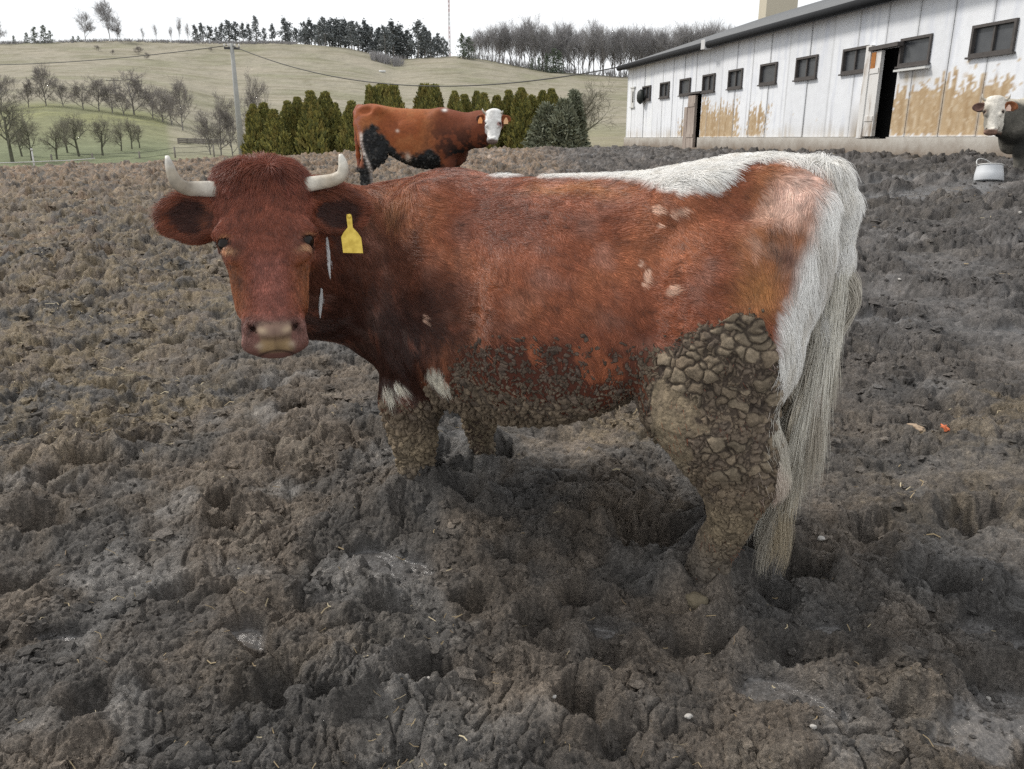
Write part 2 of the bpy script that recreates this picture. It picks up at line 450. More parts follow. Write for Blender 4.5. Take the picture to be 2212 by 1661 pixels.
def mud_z(x, y):
    z, _ = mud_height(np.array([x], np.float32), np.array([y], np.float32)); return float(z[0])

# loose clods and crumbs trodden out of the mud
def ico(sub):
    import bmesh
    bm = bmesh.new(); bmesh.ops.create_icosphere(bm, subdivisions=sub, radius=1.0)
    V = np.array([v.co[:] for v in bm.verts], np.float32); F = np.array([[v.index for v in f.verts] for f in bm.faces], np.int32); bm.free(); return V, F
def make_clods(n=15000, seed=5):
    rg = np.random.default_rng(seed)
    V0, F0 = ico(2); V1, F1 = ico(1)
    # where: near more than far, thinner on slurry
    y = .75*np.exp(rg.random(n*3)*math.log(11/.75)); x = (rg.random(n*3)*2-1)*(.5+y*.80)
    x = x.astype(np.float32); y = y.astype(np.float32)
    keep = rg.random(n*3) < (.12+.88*ss(-.12, .35, fbm2(x*2.1, y*2.1, 3, 121)))
    x, y = x[keep][:n], y[keep][:n]; z, m = mud_height(x, y); col, _ = mud_colour(x, y, m)
    n = len(x)
    d = np.hypot(x, y)
    s = (.0032+.014*rg.random(n)**4)*np.clip(.55+d*.22, .7, 1.9)*(1-.5*m['wet'])
    Vs = []; Fs = []; Cs = []; off = 0
    for big in (True, False):
        sel = np.where((s > .011) == big)[0]
        V_, F_ = (V0, F0) if big else (V1, F1)
        k = len(sel)
        if not k: continue
        sc = s[sel][:, None, None]*(1+.35*rg.normal(0, 1, (k, 1, 3))).clip(.5, 1.7)*np.array([1, 1, .72])
        P = V_[None]*sc
        sd = rg.random((k, 1))*500
        dn = pn3((V_[None, :, 0]*1.6+sd).ravel(), np.tile(V_[:, 1]*1.6, k), np.tile(V_[:, 2]*1.6, k), 7).reshape(k, -1)
        dn2 = pn3((V_[None, :, 0]*3.6+sd).ravel(), np.tile(V_[:, 1]*3.6, k), np.tile(V_[:, 2]*3.6, k), 8).reshape(k, -1)
        P = P*(1+.55*dn+.5*dn2)[:, :, None]
        a = rg.random(k)*6.283; ca, sa = np.cos(a)[:, None], np.sin(a)[:, None]
        P = np.stack([P[:, :, 0]*ca-P[:, :, 1]*sa, P[:, :, 0]*sa+P[:, :, 1]*ca, P[:, :, 2]], 2)
        P = P + np.stack([x[sel], y[sel], z[sel]-s[sel]*.1], 1)[:, None, :]
        Vs.append(P.reshape(-1, 3)); Fs.append((F_[None]+(np.arange(k)*len(V_))[:, None, None]).reshape(-1, 3)+off); off += k*len(V_)
        Cs.append(np.repeat(col[sel]*(.85+.45*rg.random((k, 1))), len(V_), 0))
    C = np.concatenate(Cs)
    o = mesh_from('mud_clods', np.concatenate(Vs), np.concatenate(Fs), [MUDM], False, attrs={'col': np.clip(C, .01, .5), 'wet': np.full(len(C), .2)})
    tag(o, kind='stuff')
make_clods()
def make_straw(seed=9):
    rg = np.random.default_rng(seed); n = 60000
    y = 1.0*np.exp(rg.random(n)*math.log(17.)); x = (rg.random(n)*2-1)*(.6+y*.80)
    x = x.astype(np.float32); y = y.astype(np.float32)
    lit = np.clip(ss(-.05, .35, fbm2(x*.7, y*.7, 3, 31)) + .9*ss(.1, 2.2, -x-.55)*ss(1.5, 3.0, y), 0, 1)*ss(-.15, .3, fbm2(x*2.6, y*2.6, 3, 131))
    lit = np.maximum(lit, .03)*np.where(x > 1.0, .35, 1)
    keep = rg.random(n) < lit*.75
    x, y = x[keep], y[keep]; n = len(x); z, m = mud_height(x, y)
    d = np.hypot(x, y); L = (.010+.032*rg.random(n)**2)*np.clip(.7+.12*d, .7, 2.2); W = (.0006+.0007*rg.random(n))*np.clip(.6+.25*d, .8, 4.0)
    a = rg.random(n)*6.283; dr = np.stack([np.cos(a), np.sin(a), rg.normal(0, .28, n)], 1); sd = np.stack([-np.sin(a), np.cos(a), rg.normal(0, .5, n)], 1)
    c = np.stack([x, y, z+.004+.006*rg.random(n)], 1)
    bend = np.stack([0*a, 0*a, rg.normal(.0, .12, n)], 1)*L[:, None] + sd*(rg.normal(0, .12, n)*L)[:, None]
    P = []
    for t in (-.5, 0, .5):
        q = c + dr*(t*L)[:, None] + bend*(1-4*t*t)
        P += [q-sd*W[:, None], q+sd*W[:, None]]
    V = np.stack(P, 1).reshape(-1, 3); b = np.arange(n)[:, None]*6
    F = np.concatenate([b+np.array([[0, 1, 3, 2]]), b+np.array([[2, 3, 5, 4]])])
    k = rg.random(n); col = mixc(np.zeros((n, 3), np.float32)+np.array([.26, .20, .115], np.float32), (.42, .36, .24), ss(.6, 1, k)); col = mixc(col, (.14, .10, .06), ss(.45, .1, k))
    o = mesh_from('straw', V, F, [attr_mat('straw', .7, .3, 5, .2)], False, attrs={'col': np.repeat(col, 6, 0)})
    tag(o, kind='stuff')
make_straw()
# ------------------------------------------------------------------ cattle: one smooth-blended body field, then a mesh of it
def cubic(xs, ys):
    """monotone-ish cubic interpolation"""
    xs = np.asarray(xs, float); ys = np.asarray(ys, float)
    m = np.gradient(ys, xs)
    def f(t):
        t = np.clip(t, xs[0], xs[-1]); i = np.clip(np.searchsorted(xs, t)-1, 0, len(xs)-2)
        h = xs[i+1]-xs[i]; u = (t-xs[i])/h
        return ((2*u**3-3*u**2+1)*ys[i] + (u**3-2*u**2+u)*h*m[i] + (-2*u**3+3*u**2)*ys[i+1] + (u**3-u**2)*h*m[i+1]).astype(np.float32)
    return f

class Field:
    def __init__(s, lo, hi, step):
        s.lo = np.array(lo, float); s.step = step
        s.n = np.ceil((np.array(hi)-s.lo)/step).astype(int)+1
        s.d = np.full(s.n, .12, np.float32)
    def sub(s, lo, hi, pad):
        a = np.maximum(np.floor((np.array(lo)-pad-s.lo)/s.step).astype(int), 0)
        b = np.minimum(np.ceil((np.array(hi)+pad-s.lo)/s.step).astype(int)+1, s.n)
        if (b <= a).any(): return None
        sl = tuple(slice(a[i], b[i]) for i in range(3))
        g = [s.lo[i]+s.step*np.arange(a[i], b[i]) for i in range(3)]
        X, Y, Z = np.meshgrid(*[q.astype(np.float32) for q in g], indexing='ij')
        return sl, X, Y, Z
    def put(s, sl, dn, k, op='add'):
        d = s.d[sl]
        if op == 'add':
            if k > 0:
                h = np.maximum(k-np.abs(d-dn), 0)/k
                s.d[sl] = np.minimum(d, dn) - h*h*k*.25
            else: s.d[sl] = np.minimum(d, dn)
        else:
            dn = -dn
            if k > 0:
                h = np.maximum(k-np.abs(d-dn), 0)/k
                s.d[sl] = np.maximum(d, dn) + h*h*k*.25
            else: s.d[sl] = np.maximum(d, dn)
    def cone(s, a, b, ra, rb, k=.05, ys=1.0, op='add'):
        """tapered capsule; ys>1 flattens it sideways (local y)"""
        a = np.array(a, float); b = np.array(b, float); r = max(ra, rb)
        q = s.sub(np.minimum(a, b)-r, np.maximum(a, b)+r, k+.03)
        if q is None: return
        sl, X, Y, Z = q
        S = np.array([1, ys, 1]); A = a*S; B = b*S
        px_, py_, pz_ = X-A[0], Y*ys-A[1], Z-A[2]
        ba = B-A; L = float(ba@ba)+1e-12
        t = np.clip((px_*ba[0]+py_*ba[1]+pz_*ba[2])/L, 0, 1)
        d = np.sqrt((px_-t*ba[0])**2+(py_-t*ba[1])**2+(pz_-t*ba[2])**2) - (ra+(rb-ra)*t)
        s.put(sl, d/ (1 if ys == 1 else (ys**.5)), k, op)
    def chain(s, pts, k=.05, ys=1.0):
        for p, q in zip(pts[:-1], pts[1:]): s.cone(p[:3], q[:3], p[3], q[3], k, ys)
    def ellip(s, c, r, k=.04, M=None, op='add'):
        """M: 3x3 rows = axes of the ellipsoid"""
        c = np.array(c, float); r = np.array(r, float)
        R_ = r.max(); ext = np.full(3, R_) if M is not None else r
        q = s.sub(c-ext, c+ext, k+.03)
        if q is None: return
        sl, X, Y, Z = q
        P = [X-c[0], Y-c[1], Z-c[2]]
        if M is not None: P = [M[i][0]*P[0]+M[i][1]*P[1]+M[i][2]*P[2] for i in range(3)]
        k0 = np.sqrt((P[0]/r[0])**2+(P[1]/r[1])**2+(P[2]/r[2])**2)
        k1 = np.sqrt((P[0]/r[0]**2)**2+(P[1]/r[1]**2)**2+(P[2]/r[2]**2)**2)+1e-6
        s.put(sl, k0*(k0-1)/k1, k, op)
    def mesh(s):
        d = s.d; n = s.n
        ins = d < 0
        c = np.zeros(np.array(n)-1, np.int8)
        for dx in (0, 1):
            for dy in (0, 1):
                for dz in (0, 1):
                    c += ins[dx:n[0]-1+dx, dy:n[1]-1+dy, dz:n[2]-1+dz]
        act = (c > 0) & (c < 8)
        idx = np.full(act.shape, -1, np.int32); I = np.argwhere(act); idx[act] = np.arange(len(I))
        S = np.zeros((len(I), 3)); W = np.zeros(len(I))
        cor = [(0,0,0),(1,0,0),(0,1,0),(1,1,0),(0,0,1),(1,0,1),(0,1,1),(1,1,1)]
        D = {k: d[I[:,0]+k[0], I[:,1]+k[1], I[:,2]+k[2]] for k in cor}
        for a in cor:
            for ax in range(3):
                if a[ax]: continue
                b = list(a); b[ax] = 1; b = tuple(b)
                da, db = D[a], D[b]
                m = (da < 0) != (db < 0)
                t = np.where(m, da/np.where(m, da-db, 1), 0)
                p = np.array(a, float)[None, :].repeat(len(I), 0); p[:, ax] += t
                S += p*m[:, None]; W += m
        V = s.lo + s.step*(I + S/W[:, None])
        F = []
        for ax in range(3):
            u, v = (ax+1) % 3, (ax+2) % 3
            sl0 = [slice(1, n[i]-1) for i in range(3)]; sl0[ax] = slice(0, n[ax]-1)
            sl1 = list(sl0); sl1[ax] = slice(1, n[ax])
            A = ins[tuple(sl0)]; B = ins[tuple(sl1)]
            ch = A != B
            E_ = np.argwhere(ch) + np.array([1 if i != ax else 0 for i in range(3)])
            up = A[ch]
            q = []
            for (ou, ov) in ((-1, -1), (0, -1), (0, 0), (-1, 0)):
                t = E_.copy(); t[:, u] += ou; t[:, v] += ov
                q.append(idx[t[:,0], t[:,1], t[:,2]])
            f = np.stack(q, 1)
            f[~up] = f[~up][:, ::-1]
            F.append(f)
        return V.astype(np.float32), np.concatenate(F)

def vnormals(V, F):
    a = V[F[:,0]]; n = np.cross(V[F[:,2]]-a, V[F[:,3]]-V[F[:,1]])
    N = np.zeros_like(V)
    for j in range(4): np.add.at(N, F[:, j], n)
    return N/(np.linalg.norm(N, axis=1, keepdims=True)+1e-9)

class Head:
    """head frame: o = top of the poll on the face plane, axes u (to the animal's left when seen from the front: picture right), v down the face, n out of the face"""
    def __init__(s, o, v, n, scale=1.0):
        s.o = np.array(o, float); s.v = np.array(v, float)/np.linalg.norm(v)
        n = np.array(n, float); n -= s.v*(n@s.v); s.n = n/np.linalg.norm(n)
        s.u = np.cross(s.n, s.v); s.k = scale
    def p(s, u, v, n): return s.o + s.k*(u*s.u + v*s.v + n*s.n)
    def loc(s, P):
        q = (np.asarray(P)-s.o)/s.k
        return q@s.u, q@s.v, q@s.n
    def rows(s, M=None): return np.array([s.u, s.v, s.n])

HV = [-.012, .012, .05, .10, .16, .215, .28, .34, .40, .44, .475, .50, .512]
HW = cubic(HV, [.060, .098, .115, .115, .112, .114, .089, .079, .077, .080, .076, .058, .03])
HF = cubic(HV, [-.06, -.022, .002, .010, .010, .004, -.002, -.004, -.002, .004, .000, -.022, -.045])
HB = cubic(HV, [-.09, -.13, -.16, -.185, -.20, -.205, -.195, -.165, -.13, -.115, -.105, -.09, -.07])

def body_field(h, step, legs, neck=True, tail=None, turn=1.0, trunk=None):
    f = Field((-.95, -.42, -.16), (max(1.0, h.o[0]+.42), max(.5, h.o[1]+.42), 1.40), step)
    # trunk: profile along x
    q = f.sub((-.80, -.36, .3), (.76, .36, 1.25), .03); sl, X, Y, Z = q
    tx = [-.752, -.732, -.695, -.62, -.50, -.38, -.25, -.10, .05, .20, .35, .45, .55, .63, .70, .73]
    top = cubic(tx, [1.0, 1.09, 1.14, 1.168, 1.172, 1.15, 1.127, 1.116, 1.11, 1.108, 1.115, 1.10, 1.03, .94, .83, .76])
    bot = cubic(tx, [.90, .80, .74, .69, .61, .56, .49, .415, .372, .355, .368, .40, .44, .49, .58, .68])
    wid = cubic(tx, [.05, .12, .165, .215, .228, .222, .240, .268, .280, .272, .245, .222, .195, .155, .10, .04])
    xx = X[:, 0, 0]
    T = top(xx)[:, None, None]; B = bot(xx)[:, None, None]; Wd = wid(xx)[:, None, None]
    zc = B + (T-B)*.50; hz = (T-B)*.5
    zr = (Z-zc)/hz
    wz = Wd*(1 - .20*np.clip(zr, 0, 1)**2 - .10*np.clip(-zr, 0, 1)**2 + .0)      # narrower along the spine
    e = 2.35
    k = (np.abs(Y/wz)**e + np.abs(zr)**e)**(1/e)
    d = (k-1)*np.minimum(hz, Wd)*.92
    d = np.where((X < tx[0]) | (X > tx[-1]), np.maximum(d, .02), d)
    f.put(sl, d.astype(np.float32), .03)
    for s in (1, -1):
        # pelvis: hooks and pins, rump muscle; shoulder blade and arm
        f.ellip((-.445, s*.178, 1.075), (.08, .05, .05), .12)
        f.ellip((-.70, s*.085, 1.055), (.05, .045, .055), .07)
        f.ellip((-.60, s*.13, .93), (.17, .105, .20), .08)
        f.ellip((.36, s*.165, .87), (.13, .070, .22), .10)
        f.ellip((.47, s*.165, .68), (.15, .095, .17), .10)
        f.ellip((.30, s*.185, .60), (.11, .07, .14), .10)
        f.ellip((-.03, s*.195, .68), (.32, .09, .21), .10)                        # barrel
        f.ellip((-.315, s*.275, .99), (.11, .045, .085), .11, op='cut')           # flank hollow
        f.ellip((-.60, s*.20, 1.085), (.075, .035, .05), .07, op='cut')            # between hook and pin
        f.ellip((.175, s*.312, .74), (.05, .035, .22), .10, op='cut')              # behind the shoulder
    f.ellip((-.725, 0, 1.07), (.05, .035, .09), .05)                               # tail head
    f.ellip((.56, 0, .52), (.13, .085, .13), .10)                                   # brisket
    # legs
    for L in legs:
        f.chain(L[0], .05, L[1] if len(L) > 1 else 1.0)
    if tail: f.chain(tail, .03)
    # neck
    P = h.p
    pb = P(0, .085, -.13); jb = P(0, .20, -.15)
    w0 = np.array([.40, 0, .97]); w1 = np.array([.56, .10, .955]); 
    m1 = w1*.5 + pb*.5 + np.array([.055*turn, 0, -.005])
    f.chain([(*w0, .115), (*w1, .100), (*m1, .088), (*pb, .075)], .10)
    b0 = np.array([.47, 0, .72]); b1 = np.array([.60, .10, .72]); m2 = b1*.5 + jb*.5 + np.array([.06*turn, 0, -.05])
    f.chain([(*b0, .17), (*b1, .155), (*m2, .12), (*jb, .085)], .10)
    mid0 = (w1+b1)/2; mid1 = (m1+m2)/2; mid2 = (pb+jb)/2
    f.chain([(*mid0, .15), (*mid1, .125), (*mid2, .10)], .10)
    # head
    c = P(0, .25, -.08); rad = .34*h.k
    sl, X, Y, Z = f.sub(c-rad, c+rad, 0)
    Q = [(X-h.o[0])/h.k, (Y-h.o[1])/h.k, (Z-h.o[2])/h.k]
    U = h.u[0]*Q[0]+h.u[1]*Q[1]+h.u[2]*Q[2]; Vv = h.v[0]*Q[0]+h.v[1]*Q[1]+h.v[2]*Q[2]; Nn = h.n[0]*Q[0]+h.n[1]*Q[1]+h.n[2]*Q[2]
    W = HW(Vv); Fr = HF(Vv); Bk = HB(Vv)
    jaw = .42 + .30*ss(.36, .46, Vv)
    nc = (Fr+Bk)/2; hd = (Fr-Bk)/2
    nr = (Nn-nc)/hd
    Wn = W*(1 - (1-jaw)*ss(-.1, -1.0, nr)*.75)
    Wn = Wn*(1-.10*ss(.2, 1.0, nr)*ss(.26, .34, Vv)*(1-ss(.40, .45, Vv)))            # nose bridge narrower than the cheeks
    ee = 2.7
    k_ = (np.abs(U/Wn)**ee + np.abs(nr)**ee)**(1/ee)
    d = (k_-1)*np.minimum(Wn, hd)*.95
    d = np.where((Vv < HV[0]) | (Vv > HV[-1]), np.maximum(d, .015), d)*h.k
    f.put(sl, d.astype(np.float32), .035)
    rw = h.rows()
    for s in (1, -1):
        f.ellip(P(s*.100, .185, -.030), np.array([.024, .020, .026])*h.k, .03, rw)         # brow
        f.ellip(P(s*.088, .243, -.014), np.array([.020, .026, .015])*h.k, .03, rw)          # lower orbit
        f.ellip(P(s*.078, .305, -.095), np.array([.014, .075, .03])*h.k, .04, rw)          # cheek ridge
        f.ellip(P(s*.1075, .214, -.022), np.array([.021, .0120, .021])*h.k, .006, rw, 'cut') # eye opening
        f.ellip(P(s*.046, .437, -.004), np.array([.026, .022, .018])*h.k, .022, rw)        # nostril wing
        a = R(38)*s
        M = np.array([math.cos(a)*h.u+math.sin(a)*h.v, -math.sin(a)*h.u+math.cos(a)*h.v, h.n])
        f.ellip(P(s*.053, .438, .004), np.array([.0068, .020, .017])*h.k, .007, M, 'cut')    # nostril
        f.ellip(P(s*.052, .478, -.028), np.array([.026, .020, .022])*h.k, .02, rw)            # lip
        # ear: a leaf with a hollow face
        eu = s*.116
        sa = R(6 if s < 0 else 3)
        au = math.cos(sa)*h.u*s + math.sin(sa)*h.v; av = -math.sin(sa)*h.u*s + math.cos(sa)*h.v
        en = h.n*.95 + h.v*.15 - h.u*s*.10; en = en-au*(en@au); en /= np.linalg.norm(en); av = np.cross(en, au)
        M = np.array([au, av, en])
        ec = P(s*(.181 if s < 0 else .189), .128 if s < 0 else .124, -.085)
        f.cone(P(s*.085, .105, -.10), P(s*.14, .112, -.088), .034*h.k, .033*h.k, .03)
        f.ellip(ec, np.array([.082, .058, .026])*h.k, .02, M)
        f.ellip(ec+av*.030*h.k-au*.018*h.k, np.array([.05, .038, .020])*h.k, .02, M)
        f.ellip(ec+en*.021*h.k+au*.004, np.array([.068, .047, .024])*h.k, .01, M, 'cut')
    f.ellip(P(0, .452, .012), np.array([.036, .016, .012])*h.k, .016, rw)                    # nose pad
    f.ellip(P(0, .035, -.030), np.array([.055, .035, .03])*h.k, .05, rw)                   # poll tuft
    return f

def eye_part(h, s, parent, mat, tf):
    n = 14; m = 9
    V = []; F = []
    c = h.p(s*.0990, .2140, -.0285); r = .0215*h.k
    for i in range(m+1):
        for j in range(n):
            a = math.pi*i/m; b = 2*math.pi*j/n
            V.append(c + r*np.array([math.sin(a)*math.cos(b), math.sin(a)*math.sin(b), math.cos(a)]))
    for i in range(m):
        for j in range(n): F.append((i*n+j, i*n+(j+1) % n, (i+1)*n+(j+1) % n, (i+1)*n+j))
    return mesh_from('eye', tf(np.array(V)), np.array(F), [mat], True, parent)

HORN_SH = [(.42,.37,.29),(.58,.54,.46),(.40,.34,.26),(.46,.42,.35),(.70,.67,.60)]
def horn_part(pts, rads, parent, mat, tf, shade=HORN_SH):
    P = np.array(pts); t = np.concatenate([[0], np.cumsum(np.linalg.norm(np.diff(P, axis=0), axis=1))]); t /= t[-1]; tt = np.linspace(0, 1, 26)
    Q = np.stack([cubic(t, P[:, i])(tt) for i in range(3)], 1); rr = cubic(t, rads)(tt)
    mb = MB(); mb.tube(tf(Q), rr*.88, 14)
    # rounded tip
    mb.c[0] = np.repeat(np.array([np.interp(tt, [0, .25, .55, .8, 1], [shade[i][j] for i in range(5)]) for j in range(3)]).T, 14, 0)[:len(mb.v[0])].astype(np.float32)
    o = mb.build('horn', mat, parent, True, True)
    return o

def tri_sample(V, F, n, w, rg):
    """n random points on quads, weighted; returns positions, face ids, barycentric-like weights"""
    a, b, c, d = (V[F[:, i]] for i in range(4))
    ar = np.linalg.norm(np.cross(c-a, d-b), axis=1)*.5*w
    cs = np.cumsum(ar); fi = np.searchsorted(cs, rg.random(n)*cs[-1]).clip(0, len(F)-1)
    u = rg.random(n)[:, None].astype(np.float32); v = rg.random(n)[:, None].astype(np.float32)
    W = np.concatenate([(1-u)*(1-v), u*(1-v), u*v, (1-u)*v], 1)
    P = sum(V[F[fi, i]]*W[:, i:i+1] for i in range(4))
    return P.astype(np.float32), fi, W

def hair_obj(name, roots, dirs, length, bend, rad, cols, mat, parent, seg=4, wave=None):
    """strands as hair curves. dirs: first direction, bend: vector added along the strand"""
    n = len(roots); t = np.linspace(0, 1, seg, dtype=np.float32)
    L = length[:, None, None]
    P = roots[:, None, :] + dirs[:, None, :]*(t[None, :, None]*L) + bend[:, None, :]*((t**2)[None, :, None]*L)
    if wave is not None: P = P + wave[:, None, :]*np.sin(t*5.0)[None, :, None]*L*.25
    hc = bpy.data.hair_curves.new(name)
    hc.add_curves([seg]*n)
    hc.points.foreach_set('position', np.ascontiguousarray(P, dtype=np.float32).ravel())
    ra = hc.attributes.get('radius') or hc.attributes.new('radius', 'FLOAT', 'POINT')
    rr = (np.asarray(rad, np.float32).reshape(-1, 1)*(1-.75*t[None, :])) * np.ones((n, 1), np.float32)
    ra.data.foreach_set('value', rr.astype(np.float32).ravel())
    ca = hc.attributes.new('col', 'FLOAT_COLOR', 'CURVE')
    c4 = np.concatenate([np.clip(cols, .003, .95), np.ones((n, 1))], 1).astype(np.float32)
    ca.data.foreach_set('color', c4.ravel())
    hc.materials.append(mat)
    o = bpy.data.objects.new(name, hc); COL.objects.link(o); o.parent = parent
    return o
# ------------------------------------------------------------------ the standing red cow
HX = np.array([-.866, .5, 0]); LX = np.array([-.5, -.866, 0]); OX = np.array([.147, 2.378, 0])
BAS = np.stack([HX, LX, np.array([0, 0, 1.])])        # local -> world: P@BAS
def to_local(P): return (np.asarray(P)-OX)@BAS.T
def main_cow():
    Hc = at_y(578, 548, 2.05)
    tilt = R(20)
    toc = np.array([.29, -.957, 0]); toc /= np.linalg.norm(toc)
    vW = toc*math.sin(tilt) - np.array([0, 0, 1])*math.cos(tilt) + np.array([.0, 0, 0])
    nW = toc*math.cos(tilt) + np.array([0, 0, 1])*math.sin(tilt)
    vL = vW@BAS.T; nL = nW@BAS.T
    o = to_local(Hc) - vL/np.linalg.norm(vL)*.25
    h = Head(o, vL, nL, 1.0)
    legs = [
        # near fore, far fore
        ([(.455,.150,.56,.105),(.465,.152,.42,.088),(.462,.152,.30,.062),(.456,.15,.25,.054),(.452,.15,.17,.040),(.454,.15,.11,.037),(.458,.15,.02,.042)], 1.15),
        ([(.42,-.15,.55,.10),(.40,-.15,.40,.074),(.39,-.15,.24,.045),(.384,-.15,.12,.034),(.388,-.15,-.02,.040)], 1.15),
        # near hind
        ([(-.56,.15,.86,.17),(-.555,.165,.72,.160),(-.53,.175,.60,.140)], 1.35),
        ([(-.41,.185,.64,.085),(-.46,.185,.55,.105),(-.545,.18,.48,.115)], 1.3),
        ([(-.54,.178,.52,.125),(-.585,.172,.42,.090),(-.605,.165,.345,.064),(-.598,.16,.25,.045),(-.572,.155,.166,.040),(-.540,.15,.07,.038),(-.515,.15,-.06,.048)], 1.2),
        ([(-.62,.17,.56,.055),(-.655,.168,.46,.040),(-.676,.166,.395,.034),(-.640,.163,.33,.040)], 1.3),
        # far hind
        ([(-.56,-.15,.86,.17),(-.545,-.165,.70,.150),(-.48,-.175,.56,.125)], 1.35),
        ([(-.50,-.17,.53,.12),(-.55,-.165,.40,.085),(-.575,-.16,.33,.065),(-.55,-.155,.22,.052),(-.52,-.15,.07,.05),(-.50,-.15,-.06,.06)], 1.25)]
    tail = [(-.705,0,1.115,.045),(-.752,0,1.06,.036),(-.764,.0,.94,.027),(-.757,.01,.76,.021),(-.745,.02,.58,.016),(-.735,.02,.42,.011)]
    f = body_field(h, .0068, legs, tail=tail)
    V, F = f.mesh()
    return h, V, F
# ------------------------------------------------------------------ coat, dried mud, hair
def A(*v): return np.array(v, np.float32)
ZE = cubic([.40,.5,.627,.739,.816,.892,.955,1.036], [-.655,-.660,-.675,-.683,-.686,-.708,-.719,-.724])
YE_X = [-.80,-.70,-.66,-.60,-.547,-.52,-.505,-.40,-.33,-.27,-.19,-.05,.06,.09,.15,.17,.22,.26]
YE_Y = [.10,.05,.055,.07,.11,.17,.23,.24,.16,.085,.065,.045,.034,0,0,.02,.03,0]
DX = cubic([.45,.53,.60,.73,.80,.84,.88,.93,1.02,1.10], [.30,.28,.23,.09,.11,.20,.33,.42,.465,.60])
MZ_X = [-.71,-.69,-.655,-.604,-.52,-.477,-.44,-.365,-.256,-.16,-.068,.061,.19,.228,.26,.34]
MZ_Z = [.66,.762,.828,.849,.817,.766,.738,.73,.72,.715,.725,.715,.64,.60,.57,.50]
def seg_d(P, a, b):
    a = np.array(a, np.float32); b = np.array(b, np.float32); ba = b-a
    t = np.clip(((P-a)@ba)/(ba@ba), 0, 1)
    return np.linalg.norm(P-a-t[:, None]*ba, axis=1)
def mud_mask(P, nz=None):
    x, y, z = P.T
    n = fbm3(P, 9, 3, 5) if nz is None else nz
    zt = np.interp(x, MZ_X, MZ_Z, left=-1, right=-1)
    m = ss(.015, -.045, z-zt+.035*n)
    leg = ss(.445, .40, z+.03*n + .35*np.clip(x-.47, 0, 1))*ss(.34, .36, x)
    m = np.where(x > .30, np.maximum(m*ss(.37, .33, x), leg), m)
    m = np.maximum(m, ss(.32, .26, z)*(np.abs(x) < .75))
    m = np.maximum(m, ss(.43, .37, z)*ss(.05, -.05, y))
    m *= 1-ss(.012, .04, -(x-ZE(z)))*ss(.45, .53, z)*(x < -.6)                  # the white rear edge stays clean
    of = np.minimum(np.hypot((x+.24)/.065, (z-.665)/.062), np.hypot((x+.068)/.018, (z-.665)/.04)) + .8*fbm3(P, 26, 3, 16)
    m *= np.where((y > 0), .42+.58*ss(.7, 1.25, of), 1)
    if WP: m *= 1-ss(1.35, .95, np.min([np.linalg.norm(P-q[:3], axis=1)/q[3] for q in WP], axis=0)+.4*n)
    return np.clip(m, 0, 1)
WP = []
